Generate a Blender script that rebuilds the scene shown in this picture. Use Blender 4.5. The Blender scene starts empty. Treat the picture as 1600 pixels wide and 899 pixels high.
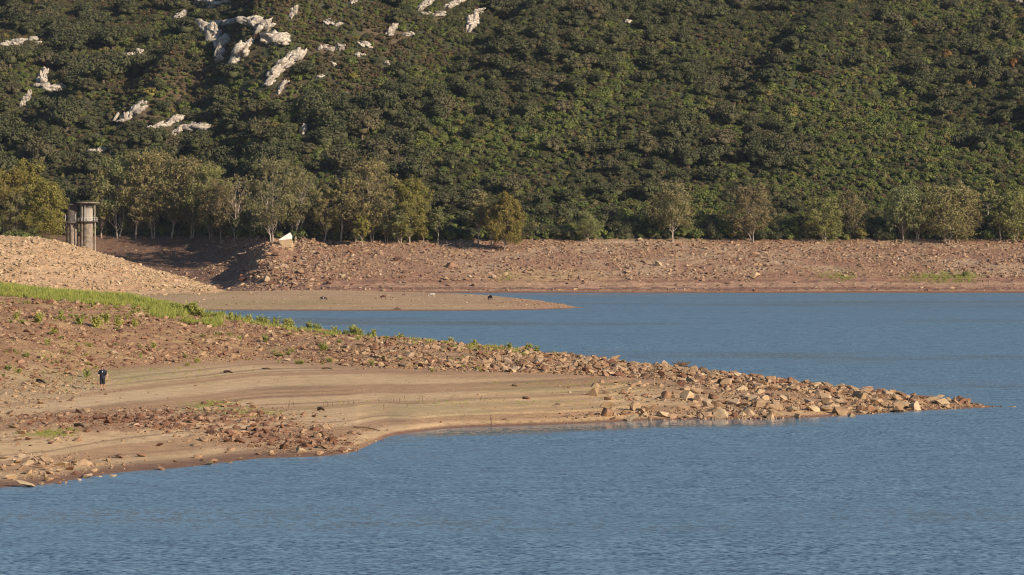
import bpy, bmesh, math, random
import numpy as np
from mathutils import Vector, Matrix, noise as mnoise

# ------------------------------------------------------------------ camera, world, sun, exposure
F = 4444.4          # focal length in photo pixels (1600 wide)
CAMZ = 11.0         # eye height over the water
HY = 400.0          # horizon row
R = math.radians
sc = bpy.context.scene
col = sc.collection
cam_d = bpy.data.cameras.new('camera')
cam_d.lens = 100.0; cam_d.sensor_width = 36.0
cam_d.shift_y = -(449.5 - HY) / 1600.0
cam_d.clip_start = 1.0; cam_d.clip_end = 9000.0
cam = bpy.data.objects.new('camera', cam_d); col.objects.link(cam)
cam.location = (0, 0, CAMZ); cam.rotation_euler = (R(90), 0, 0)
sc.camera = cam

SUN_EL = 22.0
SUN_AZ = 130.0       # clockwise from +Y (compass style): behind the camera, to the right
world = bpy.data.worlds.new('World'); sc.world = world; world.use_nodes = True
wn = world.node_tree
sky = wn.nodes.new('ShaderNodeTexSky'); sky.sky_type = 'NISHITA'; sky.sun_disc = False
sky.sun_elevation = R(SUN_EL); sky.sun_rotation = R(SUN_AZ)
sky.air_density = 1.0; sky.dust_density = 0.3; sky.ozone_density = 3.0
wn.links.new(sky.outputs[0], wn.nodes['Background'].inputs[0])
wn.nodes['Background'].inputs[1].default_value = 0.078
sun_d = bpy.data.lights.new('sun', 'SUN'); sun_d.energy = 5.0; sun_d.angle = R(0.5); sun_d.color = (1.0, 0.83, 0.645)
sun = bpy.data.objects.new('sun', sun_d); col.objects.link(sun)
sdir = Vector((math.cos(R(SUN_EL)) * math.sin(R(SUN_AZ)), math.cos(R(SUN_EL)) * math.cos(R(SUN_AZ)), math.sin(R(SUN_EL))))
sun.rotation_euler = sdir.to_track_quat('Z', 'Y').to_euler()
sun.location = (200, -200, 200)
sc.view_settings.view_transform = 'Standard'; sc.view_settings.look = 'None'
sc.view_settings.exposure = 0.5; sc.view_settings.gamma = 1.0
sc.render.engine = 'CYCLES'
sc.cycles.filter_width = 1.1; sc.cycles.max_bounces = 4; sc.cycles.diffuse_bounces = 2; sc.cycles.glossy_bounces = 2
sc.cycles.transmission_bounces = 2; sc.cycles.caustics_reflective = False; sc.cycles.caustics_refractive = False

rng = np.random.default_rng(7)
random.seed(7)

# ------------------------------------------------------------------ numpy helpers
def _h(ix, iy, seed):
    n = (ix.astype(np.int64) * 374761393 + iy.astype(np.int64) * 668265263 + seed * 1442695041) & 0x7fffffff
    n = ((n ^ (n >> 13)) * 1274126177) & 0x7fffffff
    n = n ^ (n >> 16)
    return (n & 0xffff) / 65535.0

def vn(x, y, seed=0):
    x = np.asarray(x, float); y = np.asarray(y, float)
    ix = np.floor(x); iy = np.floor(y); fx = x - ix; fy = y - iy
    fx = fx * fx * (3 - 2 * fx); fy = fy * fy * (3 - 2 * fy)
    a = _h(ix, iy, seed); b = _h(ix + 1, iy, seed); c = _h(ix, iy + 1, seed); d = _h(ix + 1, iy + 1, seed)
    return (a + (b - a) * fx) * (1 - fy) + (c + (d - c) * fx) * fy

def fbm(x, y, seed=0, octv=4):
    s = 0; a = .5; t = 0
    for i in range(octv):
        s = s + a * (vn(x, y, seed + i * 17) - .5) * 2; t += a; a *= .5
        x = x * 2.03 + 11.3; y = y * 2.03 + 5.7
    return s / t

def piece(D, nodes):
    z = nodes[0][1] + 0 * D
    for (d0, z0), (d1, z1) in zip(nodes[:-1], nodes[1:]):
        t = np.clip((D - d0) / np.maximum(d1 - d0, 1e-3), 0, 1)
        z = z + t * (z1 - z0)
    return z

def ip(px, xs, ys): return np.interp(px, xs, ys)
def sstep(a, b, x):
    t = np.clip((x - a) / (b - a), 0, 1); return t * t * (3 - 2 * t)
def toX(px, D): return (px - 800.0) * D / F
def topx(X, D): return 800.0 + X * F / D
def topy(z, D): return HY + F * (CAMZ - z) / D

# ------------------------------------------------------------------ terrain: heights as functions of bearing (px) and depth (D = world Y)
NX = [-500, 0, 160, 300, 400, 480, 560, 600, 700, 830, 1000, 1200, 1300, 1400, 1500, 1545, 1575]
N_YW = [835, 762, 744, 728, 719, 712, 704, 682, 670, 664, 658, 654, 650, 645, 639.5, 637, 636]
N_YM = [620, 602, 574, 566, 562, 567, 573, 576, 579, 583, 590, 609, 617, 624, 631, 635, 635.5]
N_ZM = [1.9, 1.7, 1.8, 1.7, 1.6, 1.5, 1.4, 1.35, 1.3, 1.2, 1.0, .8, .65, .45, .25, .02, -.2]
N_YR = [425, 447, 457, 468, 489, 491, 503, 518, 525, 534, 549, 571, 591, 605, 617, 630, 636]
RX = [-500, 0, 100, 200, 300, 340, 400, 500, 600, 700, 830, 1000, 1200, 1300, 1400, 1500, 1545, 1575]
R_Y = [425, 450, 460, 470, 490, 495, 505, 520, 528, 537, 551, 573, 593, 606, 617, 629, 635, 638]
R_D = [360, 320, 315, 310, 302, 300, 295, 288, 280, 275, 268, 254, 233, 224, 216, 207.5, 206.8, 206.5]
R_B = [50, 45, 44, 42, 40, 38, 34, 30, 28, 26, 24, 20, 12, 9, 6, 2.5, 1.2, 1.0]

_TAB = {}
def ips(px, xs, ys):
    k = tuple(ys)
    if k not in _TAB:
        g = np.arange(-2600, 1800.); w = np.exp(-(np.arange(-45, 46) / 15.0) ** 2 / 2); w /= w.sum()
        y = np.interp(g, xs, ys); _TAB[k] = (g, np.convolve(np.pad(y, 45, mode='edge'), w, 'valid'))
    return np.interp(px, *_TAB[k])
def near_nodes(px):
    yw = ips(px, NX, N_YW); yw = yw + 2.2 * np.sin(px / 37.0) * (px < 560) + 1.0 * np.sin(px / 61.0)
    Dw = F * CAMZ / (yw - HY)
    zm = ips(px, NX, N_ZM); Dm = F * (CAMZ - zm) / (ips(px, NX, N_YM) - HY)
    Dr = ips(px, RX, R_D); zr = CAMZ - (ips(px, RX, R_Y) - HY) * Dr / F
    bk = ip(px, RX, R_B)
    Dm = np.minimum(np.maximum(Dm, Dw + .35 * (Dr - Dw)), Dr - .2 * (Dr - Dw))
    zm = np.minimum(zm, zr * .8)
    return Dw, Dm, zm, Dr, zr, bk

def near_z(px, D, detail=True):
    Dw, Dm, zm, Dr, zr, bk = near_nodes(px)
    fr0 = .3 - .18 * sstep(560, 660, px) * (1 - sstep(1150, 1350, px))
    z = piece(D, [(Dw - 14, -1.5), (Dw, 0), (Dw + fr0 * (Dm - Dw), zm * .42), (Dm, zm), (Dm + .5 * (Dr - Dm), zm + .62 * (zr - zm)), (Dr, zr), (Dr + bk * .35, zr * .86), (Dr + bk, 0), (Dr + bk * 1.6, -2.2)])
    if detail:
        X = toX(px, D)
        up = sstep(0, .5, z)
        # small wave-cut ledges left by the falling water
        flat = sstep(.15, .3, z) * (1 - sstep(1.25, 1.5, z)) * sstep(200, 330, px) * (1 - sstep(1000, 1150, px)) * (D < Dm)
        zz = z + .02 * fbm(X / 25, D / 25, 5, 2)
        k = zz / .125; fr = k - np.floor(k)
        z = z + flat * .125 * (sstep(.4, .7, fr) - fr) * (.3 + .6 * sstep(640, 760, px))
        z = z + .10 * sstep(.6, 1.6, D - Dw) * (1 - sstep(6, 30, D - Dw)) * sstep(560, 640, px) * (1 - sstep(1250, 1400, px))
        z = z + (.05 - .032 * flat) * up * fbm(X / 3.1, D / 4.2, 1, 4) + .012 * fbm(X / .5, D / .5, 3, 2)
        rub = sstep(-2, 6, D - Dm) * up
        z = z + rub * (.17 * fbm(X / 1.4, D / 1.8, 9, 3) + .22 * fbm(X / 6.0, D / 8.0, 13, 2)) * sstep(0, 1.2, z)
        # reddish stony bump on the lower beach
        py = topy(z, D)
        b = np.exp(-((px - 330) / 230.0) ** 2 - ((py - 672 - (px - 330) * .06) / 22.0) ** 2)
        z = z + b * .25 * (1 + fbm(X / 1.2, D / 1.5, 21, 3))
    return z

SX = [-500, 0, 220, 500, 650, 740, 830, 880, 902, 915]
S_YF = [488, 486, 484.8, 486, 486.2, 485.8, 484.5, 483, 481.5, 480.8]
S_YR = [455, 455, 456.5, 453.5, 457, 459.8, 468, 476, 480.5, 481]
S_DR = [790, 790, 790, 800, 775, 735, 660, 622, 606, 605]
def spit_z(px, D, detail=True):
    Df = F * CAMZ / (ip(px, SX, S_YF) - HY)
    Dr = ip(px, SX, S_DR); zr = CAMZ - (ip(px, SX, S_YR) - HY) * Dr / F
    zr = np.where(px > 908, -.3, zr)
    z = piece(D, [(Df - 25, -1.6), (Df, 0), (Df + 3, .16), (Df + .55 * (Dr - Df), .2 + .45 * (zr - .2)), (Dr, zr), (Dr + 9 + 8 * (px < 850), -.1), (Dr + 30, -1.8)])
    if detail:
        X = toX(px, D)
        z = z + sstep(0, .3, z) * (.05 * fbm(X / 5, D / 9, 31, 3) + .05 * fbm(X / 1.1, D / 1.5, 33, 2))
    return z

MX = [-500, -100, 0, 60, 100, 150, 200, 260, 310, 338, 356, 380]
M_YR = [352, 362, 368, 372, 380, 394.5, 409, 427, 442, 451, 457, 462]
def mound_z(px, D, detail=True):
    Dr = ip(px, [-500, 400], [804, 792])
    zr = CAMZ - (ip(px, MX, M_YR) - HY) * Dr / F
    zb = ip(px, [-500, 60, 105, 150, 400], [19.0, 15.5, 10.0, 3.0, -1.0]); zb = np.minimum(zb, zr - .5)
    front = ip(px, [-500, 330, 356], [48, 38, 20])
    z = piece(D, [(Dr - front - 60, .0), (Dr - front, .7), (Dr - front * .5, .62 * zr + .1), (Dr - 8, zr - 1.1), (Dr, zr), (Dr + 8, zr - .3), (Dr + 40, zb), (Dr + 130, zb - 5)])
    if detail:
        X = toX(px, D)
        z = z + sstep(.5, 2, z) * (.35 * fbm(X / 4, D / 4, 41, 3) + .22 * fbm(X / 1.1, D / 1.1, 43, 2))
    return z

RIBS = [(425, 1110, 17, 42, 18), (290, 1112, 20, 42, 20), (130, 1100, 20, 46, 20), (560, 1150, 12, 50, 14), (180, 1050, 16, 26, 13), (20, 1040, 14, 30, 12), (830, 1120, 10, 60, 13), (1010, 1040, 6, 40, 10), (1250, 1110, 10, 60, 14)]
FX = [-900, -500, 0, 160, 300, 350, 390, 430, 500, 560, 1000, 1600, 2200, 2700]
F_DS = [860, 870, 880, 885, 885, 878, 862, 852, 845, 843, 843, 843, 843, 843]
F_DT = [985, 985, 990, 995, 985, 970, 950, 932, 928, 926, 927, 927, 927, 927]
F_YT = [374, 373, 373, 373, 374, 375, 377, 380, 382, 382.5, 380, 381, 382, 382]
def far_nodes(px):
    Ds = ip(px, FX, F_DS); Dt = ip(px, FX, F_DT); zt = CAMZ - (ip(px, FX, F_YT) - HY) * Dt / F
    return Ds, Dt, zt
def far_z(px, D, detail=True):
    Ds, Dt, zt = far_nodes(px)
    X = toX(px, D)
    q = np.maximum(D - Dt, 0)
    slope = ip(px, [-900, 0, 400, 1000, 1600, 2700], [.36, .37, .39, .40, .385, .36])
    z = piece(D, [(Ds - 20, -2), (Ds, 0), (Ds + 14, 1.5), (Ds + .55 * (Dt - Ds), .62 * zt), (Dt, zt)])
    cv = sstep(430, 380, px) * sstep(120, 190, px)
    z = z - cv * np.clip((D - 880) / 40, 0, 1) * np.clip((Dt + 4 - D) / 26, 0, 1) * 4.5
    z = z + 3.2 * np.exp(-((px - 415) / 28.0) ** 2) * np.exp(-((D - 905) / 20.0) ** 2)
    hill = slope * q
    hill = np.where(q > 560, slope * 560 + .12 * (q - 560), hill)
    w = sstep(0, 140, q)
    hill = hill + w * (11 * fbm(X / 120 + 3.1, D / 150, 51, 3)) + sstep(0, 40, q) * 1.6 * fbm(X / 22, D / 26, 55, 3)
    # ribs of the left-hand slope: steep on their left flank, gentle on the right
    for rpx, rD, amp, ln, wl in RIBS:
        cx_ = (rpx - 800.0) * rD / F; c = (X - cx_) * .95 - (D - rD) * .31; al = (X - cx_) * .31 + (D - rD) * .95
        prof = np.where(c > 0, np.exp(-(c / 42.0) ** 2), np.clip(1 + c / wl, 0, 1) ** 1.2)
        hill = hill + w * amp * prof * np.exp(-(al / ln) ** 4)
    # shaded spur over the bay on the left
    z = z + hill
    if detail:
        b = sstep(0, 12, D - Ds) * (1 - sstep(0, 8, D - Dt))
        pile = np.exp(-((px - 440) / 90.0) ** 2)
        z = z + b * ((.35 + .7 * pile) * fbm(X / 4.5, D / 5.5, 61, 3) + .16 * fbm(X / 1.1, D / 1.1, 63, 2))
        led = sstep(.2, .5, z) * (1 - sstep(4.0, 6.0, z))
        k = z / .55; fr = k - np.floor(k)
        z = z + led * .55 * (sstep(.3, .7, fr) - fr) * .8
    return z

COMP = [near_z, spit_z, mound_z, far_z]
LIM = [(95, 420), (480, 860), (690, 880), (820, 1800)]
def ground(px, D):
    px = np.asarray(px, float); D = np.asarray(D, float)
    z = np.full(np.broadcast(px, D).shape, -4.0)
    for f, (a, b) in zip(COMP, LIM):
        m = (D >= a) & (D <= b)
        if f is spit_z: m = m & (px < 925)
        if f is mound_z: m = m & (px < 385)
        if f is near_z: m = m & (px < 1590)
        z = np.where(m, np.maximum(z, f(px, D)), z)
    return z

def hit(px, py, dmin=95, dmax=1750, step=.6):
    """world point where the sight line of a photo pixel meets the ground"""
    D = np.arange(dmin, dmax, step)
    z = ground(np.full_like(D, px), D)
    ray = CAMZ - (py - HY) * D / F
    m = np.nonzero((z >= ray) & (z > -.2))[0]
    if len(m) == 0: return None
    d = D[m[0]]
    return Vector((toX(px, d), d, float(z[m[0]])))

# ------------------------------------------------------------------ object helpers
def link(o, parent=None):
    col.objects.link(o)
    if parent is not None: o.parent = parent
    return o
def tag(o, label=None, cat=None, group=None, kind=None):
    if label: o['label'] = label
    if cat: o['category'] = cat
    if group: o['group'] = group
    if kind: o['kind'] = kind
    return o
def empty(name, loc, rz=0.0, label=None, cat=None, group=None):
    o = bpy.data.objects.new(name, None); o.location = loc; o.rotation_euler = (0, 0, rz)
    o.empty_display_size = .5
    link(o); return tag(o, label, cat, group)
def mesh_np(name, V, faces=None, quads=None, tris=None, mat=None, smooth=False, mats=None, midx=None):
    me = bpy.data.meshes.new(name)
    V = np.asarray(V, np.float32)
    idx = []; starts = []; tot = []
    parts = []
    if tris is not None and len(tris): parts.append((np.asarray(tris, np.int32), 3))
    if quads is not None and len(quads): parts.append((np.asarray(quads, np.int32), 4))
    me.vertices.add(len(V)); me.vertices.foreach_set('co', V.ravel())
    nl = sum(p.size for p, _ in parts); nf = sum(len(p) for p, _ in parts)
    me.loops.add(nl); me.polygons.add(nf)
    li = np.concatenate([p.ravel() for p, _ in parts]); me.loops.foreach_set('vertex_index', li)
    ls = []; o = 0
    for p, k in parts:
        ls.append(o + np.arange(len(p)) * k); o += p.size
    me.polygons.foreach_set('loop_start', np.concatenate(ls).astype(np.int32))
    if smooth: me.polygons.foreach_set('use_smooth', np.ones(nf, bool))
    for m in (mats or ([mat] if mat else [])): me.materials.append(m)
    if midx is not None: me.polygons.foreach_set('material_index', np.asarray(midx, np.int32))
    me.update(calc_edges=True); me.validate()
    return me
def obj(name, me, parent=None, loc=(0, 0, 0)):
    o = bpy.data.objects.new(name, me); o.location = loc
    return link(o, parent)
def bm_obj(name, bm, mat, parent=None, smooth=False):
    me = bpy.data.meshes.new(name); bmesh.ops.recalc_face_normals(bm, faces=bm.faces[:]); bm.to_mesh(me); bm.free()
    me.materials.append(mat)
    if smooth:
        for p in me.polygons: p.use_smooth = True
    return obj(name, me, parent)
def set_col(me, C, name='tint'):
    a = me.color_attributes.new(name, 'FLOAT_COLOR', 'POINT')
    C4 = np.ones((len(C), 4), np.float32); C4[:, :C.shape[1]] = C
    a.data.foreach_set('color', C4.ravel())
def box(bm, cx, cy, cz, sx, sy, sz, rz=0.0):
    r = bmesh.ops.create_cube(bm, size=1.0)
    M = Matrix.Translation((cx, cy, cz)) @ Matrix.Rotation(rz, 4, 'Z') @ Matrix.Diagonal((sx, sy, sz, 1))
    bmesh.ops.transform(bm, matrix=M, verts=r['verts'])
def tube(bm, pts, rad, seg=6, cap=True):
    pts = [Vector(p) for p in pts]; rings = []
    for i, p in enumerate(pts):
        t = (pts[min(i + 1, len(pts) - 1)] - pts[max(i - 1, 0)]).normalized()
        a = t.orthogonal().normalized() if i == 0 else (pa - t * pa.dot(t)).normalized()
        pa = a; b = t.cross(a); r = rad[i] if hasattr(rad, '__len__') else rad
        rings.append([bm.verts.new(p + (a * math.cos(2 * math.pi * k / seg) + b * math.sin(2 * math.pi * k / seg)) * r) for k in range(seg)])
    for r0, r1 in zip(rings[:-1], rings[1:]):
        for k in range(seg): bm.faces.new((r0[k], r0[(k + 1) % seg], r1[(k + 1) % seg], r1[k]))
    if cap: bm.faces.new(rings[0][::-1]); bm.faces.new(rings[-1])
def lathe(bm, prof, cx=0, cy=0, seg=28, sx=1, sy=1):
    rings = [[bm.verts.new((cx + r * sx * math.cos(2 * math.pi * k / seg), cy + r * sy * math.sin(2 * math.pi * k / seg), z)) for k in range(seg)] for r, z in prof]
    for r0, r1 in zip(rings[:-1], rings[1:]):
        for k in range(seg): bm.faces.new((r0[k], r0[(k + 1) % seg], r1[(k + 1) % seg], r1[k]))
    bm.faces.new(rings[0][::-1]); bm.faces.new(rings[-1])

# ------------------------------------------------------------------ materials
class NT:
    def __init__(s, name):
        s.m = bpy.data.materials.new(name); s.m.use_nodes = True; s.t = s.m.node_tree
        s.b = s.t.nodes['Principled BSDF']; s.b.inputs['Specular IOR Level'].default_value = .2
        s.b.inputs['Roughness'].default_value = .9
    def n(s, typ, **kw):
        nd = s.t.nodes.new(typ)
        for k, v in kw.items(): setattr(nd, k, v)
        return nd
    def l(s, a, b): s.t.links.new(a, b)
    def noise(s, scale, detail=4, vec=None, rough=.6):
        nd = s.n('ShaderNodeTexNoise'); nd.inputs['Scale'].default_value = scale; nd.inputs['Detail'].default_value = detail; nd.inputs['Roughness'].default_value = rough
        if vec is not None: s.l(vec, nd.inputs['Vector'])
        return nd
    def coord(s, which='Object', scale=(1, 1, 1)):
        tc = s.n('ShaderNodeTexCoord'); mp = s.n('ShaderNodeMapping'); mp.inputs['Scale'].default_value = scale
        s.l(tc.outputs[which], mp.inputs['Vector']); return mp.outputs[0]
    def ramp(s, fac, stops, interp='LINEAR'):
        nd = s.n('ShaderNodeValToRGB'); nd.color_ramp.interpolation = interp; cr = nd.color_ramp
        while len(cr.elements) < len(stops): cr.elements.new(.5)
        for e, (p, c) in zip(cr.elements, stops):
            e.position = p; e.color = (c[0], c[1], c[2], 1) if hasattr(c, '__len__') else (c, c, c, 1)
        s.l(fac, nd.inputs[0]); return nd.outputs[0]
    def mix(s, mode, fac, a, b):
        nd = s.n('ShaderNodeMix', data_type='RGBA', blend_type=mode)
        for i, v in ((0, fac), (6, a), (7, b)):
            if hasattr(v, 'is_output') or isinstance(v, bpy.types.NodeSocket): s.l(v, nd.inputs[i])
            else: nd.inputs[i].default_value = (*v, 1) if hasattr(v, '__len__') else v
        return nd.outputs[2]
    def bump(s, h, strength=.5, dist=.1):
        nd = s.n('ShaderNodeBump'); nd.inputs['Strength'].default_value = strength; nd.inputs['Distance'].default_value = dist
        s.l(h, nd.inputs['Height']); s.l(nd.outputs[0], s.b.inputs['Normal'])

def ground_mat(name, fine, mid, contrast=.35, bump=.06, stretch=(1, 1, 1)):
    t = NT(name); at = t.n('ShaderNodeAttribute', attribute_name='tint')
    v = t.coord('Object', stretch)
    n1 = t.noise(fine, 3, v, .7); n2 = t.noise(mid, 4, v, .6)
    r1 = t.ramp(n1.outputs[0], [(.3, 1 - contrast), (.7, 1 + contrast)]); r2 = t.ramp(n2.outputs[0], [(.3, 1 - contrast * .6), (.7, 1 + contrast * .6)])
    c = t.mix('MULTIPLY', 1.0, at.outputs['Color'], r1); c = t.mix('MULTIPLY', 1.0, c, r2)
    t.l(c, t.b.inputs['Base Color']); t.bump(n1.outputs[0], .6, bump)
    return t.m

def ramp_mat(name, stops, var=.25, scale=3.0, rough=.95, bump=.03, spec=.15, translucent=0.0):
    """colour differs from one copy to the next (object random) and mottles inside it"""
    t = NT(name); oi = t.n('ShaderNodeObjectInfo')
    c = t.ramp(oi.outputs['Random'], stops)
    nz = t.noise(scale, 4, t.coord('Object'))
    r = t.ramp(nz.outputs[0], [(.3, 1 - var), (.7, 1 + var)])
    c = t.mix('MULTIPLY', 1.0, c, r); t.l(c, t.b.inputs['Base Color'])
    t.b.inputs['Roughness'].default_value = rough; t.b.inputs['Specular IOR Level'].default_value = spec
    if bump: t.bump(nz.outputs[0], .5, bump)
    if translucent:
        tr = t.n('ShaderNodeBsdfTranslucent'); t.l(c, tr.inputs[0]); mx = t.n('ShaderNodeMixShader'); mx.inputs[0].default_value = translucent
        out = [n for n in t.t.nodes if n.type == 'OUTPUT_MATERIAL'][0]
        t.l(t.b.outputs[0], mx.inputs[1]); t.l(tr.outputs[0], mx.inputs[2]); t.l(mx.outputs[0], out.inputs[0])
    return t.m
def plain(name, c, rough=.8, var=.12, scale=8.0, spec=.3):
    return ramp_mat(name, [(0, c), (1, c)], var, scale, rough, 0, spec)

M_near = ground_mat('lakeshore_soil', 7.0, 1.1, .28, .05)
M_spit = ground_mat('far_spit_soil', 2.2, .5, .30, .1)
M_mound = ground_mat('headland_rubble_soil', 2.4, .6, .35, .15)
M_far = ground_mat('far_bank_soil', 1.6, .35, .34, .15)
M_rock = ramp_mat('tan_rock', [(0, (0.302, 0.200, 0.118)), (.3, (0.361, 0.253, 0.155)), (.5, (0.218, 0.122, 0.069)), (.75, (0.319, 0.220, 0.134)), (.9, (0.160, 0.086, 0.053)), (1, (0.420, 0.318, 0.212))], .28, 3.0, .95, .05)
M_redrock = ramp_mat('red_brown_rock', [(0, (0.212, 0.111, 0.067)), (.4, (0.153, 0.076, 0.049)), (.7, (0.281, 0.174, 0.107)), (.9, (0.102, 0.055, 0.040)), (1, (0.357, 0.255, 0.170))], .28, 3.0, .95, .05)
M_palerock = ramp_mat('pale_rubble', [(0, (0.363, 0.256, 0.148)), (.5, (0.437, 0.330, 0.206)), (.8, (0.280, 0.181, 0.103)), (1, (0.478, 0.379, 0.256))], .2, 2.0, .95, .05)
M_farrock = ramp_mat('far_bank_rubble', [(0, (0.267, 0.171, 0.109)), (.4, (0.357, 0.248, 0.160)), (.7, (0.179, 0.103, 0.072)), (1, (0.437, 0.330, 0.227))], .25, 1.5, .95, .05)
M_outcrop = ramp_mat('pale_outcrop_stone', [(0, (0.328, 0.287, 0.236)), (1, (0.410, 0.361, 0.296))], .7, 1.1, .95, .6)
M_leaf_green = ramp_mat('lentisk_leaves', [(0, (0.126, 0.152, 0.038)), (.35, (0.157, 0.176, 0.047)), (.6, (0.107, 0.137, 0.038)), (.8, (0.143, 0.148, 0.055)), (.93, (0.171, 0.156, 0.066)), (1, (0.228, 0.191, 0.048))], .25, 1.2, .8, 0, .2, .18)
M_leaf_oak = ramp_mat('oak_leaves', [(0, (0.072, 0.077, 0.033)), (.4, (0.087, 0.090, 0.039)), (.7, (0.063, 0.069, 0.031)), (.9, (0.101, 0.091, 0.045)), (1, (0.120, 0.103, 0.053))], .25, 1.0, .8, 0, .2, .12)
M_leaf_heath = ramp_mat('heath_leaves', [(0, (0.094, 0.083, 0.037)), (.4, (0.119, 0.090, 0.048)), (.7, (0.073, 0.075, 0.035)), (.9, (0.138, 0.085, 0.053)), (1, (0.106, 0.098, 0.040))], .3, 1.2, .85, 0, .1, .1)
M_euc = ramp_mat('eucalyptus_leaves', [(0, (0.226, 0.223, 0.069)), (.3, (0.185, 0.201, 0.077)), (.6, (0.252, 0.209, 0.080)), (1, (0.199, 0.180, 0.077))], .3, .35, .75, 0, .3, .22)
M_euc_y = ramp_mat('yellow_eucalyptus_leaves', [(0, (0.218, 0.190, 0.040)), (.5, (0.190, 0.178, 0.046)), (1, (0.230, 0.172, 0.040))], .3, .35, .75, 0, .3, .25)
M_euc_r = ramp_mat('rusty_eucalyptus_leaves', [(0, (0.188, 0.156, 0.066)), (.5, (0.178, 0.156, 0.068)), (1, (0.199, 0.150, 0.072))], .3, .35, .8, 0, .2, .2)
M_orange = ramp_mat('autumn_leaves', [(0, (.19, .095, .035)), (1, (.18, .11, .04))], .3, 1, .8, 0, .2, .2)
M_bark_w = ramp_mat('pale_bark', [(0, (.42, .35, .28)), (1, (.33, .27, .21))], .3, 1.5, .9, .02)
M_bark_d = ramp_mat('dark_bark', [(0, (.16, .12, .09)), (1, (.11, .085, .07))], .3, 1.5, .9, .02)
M_grass = ramp_mat('yellow_green_grass', [(0, (.29, .33, .075)), (.5, (.38, .38, .09)), (1, (.22, .27, .065))], .2, 2, .8, 0, .2, .3)
M_weed = ramp_mat('green_weed_leaves', [(0, (0.293, 0.318, 0.087)), (.5, (0.378, 0.365, 0.099)), (1, (0.238, 0.271, 0.076))], .25, 4, .8, 0, .2, .3)
M_dry = ramp_mat('dry_stems', [(0, (.14, .09, .06)), (1, (.22, .15, .09))], .2, 6, .9, 0)
M_wood = ramp_mat('weathered_driftwood', [(0, (.13, .08, .055)), (1, (.11, .075, .05))], .3, 12, .9, .02)
M_conc = ramp_mat('stained_concrete', [(0, (0.218, 0.177, 0.140)), (1, (0.218, 0.177, 0.140))], .5, .9, .9, .03)
M_conc_l = ramp_mat('pale_concrete', [(0, (0.309, 0.271, 0.224)), (1, (0.309, 0.271, 0.224))], .25, .8, .9, .02)
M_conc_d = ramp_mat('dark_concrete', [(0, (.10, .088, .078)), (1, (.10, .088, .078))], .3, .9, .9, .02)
M_rail = plain('painted_rail', (.62, .60, .55), .5)

def water_mat():
    t = NT('lake_water')
    at = t.n('ShaderNodeAttribute', attribute_name='calm')
    tc = t.n('ShaderNodeTexCoord')
    def slope(scale, amp, det, stretch=(1, 1, 1)):
        mp = t.n('ShaderNodeMapping'); mp.inputs['Scale'].default_value = stretch; t.l(tc.outputs['Object'], mp.inputs[0])
        nz = t.noise(scale, det, mp.outputs[0], .55)
        sb = t.n('ShaderNodeVectorMath', operation='SUBTRACT'); t.l(nz.outputs['Color'], sb.inputs[0]); sb.inputs[1].default_value = (.5, .5, .5)
        sl = t.n('ShaderNodeVectorMath', operation='SCALE'); t.l(sb.outputs[0], sl.inputs[0]); sl.inputs[3].default_value = amp
        return sl.outputs[0]
    a = slope(6.0, WAVE[0], 2, (.6, .7, 1)); b = slope(1.1, WAVE[1], 2, (.5, .8, 1))
    add = t.n('ShaderNodeVectorMath', operation='ADD'); t.l(a, add.inputs[0]); t.l(b, add.inputs[1])
    # gusts: broad streaks where the chop is stronger or weaker
    g = t.noise(.018, 5, t.coord('Object', (.3, 1, 1)), .65)
    gr = t.ramp(g.outputs[0], [(.38, .35), (.47, .8), (.6, 1.35)])
    cm = t.n('ShaderNodeMath', operation='MULTIPLY'); t.l(gr, cm.inputs[0])
    inv = t.n('ShaderNodeMath', operation='SUBTRACT'); inv.inputs[0].default_value = 1.0; t.l(at.outputs['Fac'], inv.inputs[1]); t.l(inv.outputs[0], cm.inputs[1])
    sc_ = t.n('ShaderNodeVectorMath', operation='SCALE'); t.l(add.outputs[0], sc_.inputs[0]); t.l(cm.outputs[0], sc_.inputs[3])
    fl = t.n('ShaderNodeVectorMath', operation='MULTIPLY'); t.l(sc_.outputs[0], fl.inputs[0]); fl.inputs[1].default_value = (1, 1, 0)
    up = t.n('ShaderNodeVectorMath', operation='ADD'); t.l(fl.outputs[0], up.inputs[0]); up.inputs[1].default_value = (0, 0, 1)
    nm = t.n('ShaderNodeVectorMath', operation='NORMALIZE'); t.l(up.outputs[0], nm.inputs[0])
    t.l(nm.outputs[0], t.b.inputs['Normal'])
    t.b.inputs['Base Color'].default_value = (.13, .22, .30, 1)
    rg = t.n('ShaderNodeMath', operation='MULTIPLY'); t.l(cm.outputs[0], rg.inputs[0]); rg.inputs[1].default_value = .38; 
    ra = t.n('ShaderNodeMath', operation='ADD'); t.l(rg.outputs[0], ra.inputs[0]); ra.inputs[1].default_value = .06
    t.l(ra.outputs[0], t.b.inputs['Roughness'])
    t.b.inputs['IOR'].default_value = 1.333; t.b.inputs['Specular IOR Level'].default_value = .5
    return t.m
WAVE = (1.6, .5)
M_water = water_mat()

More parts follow.
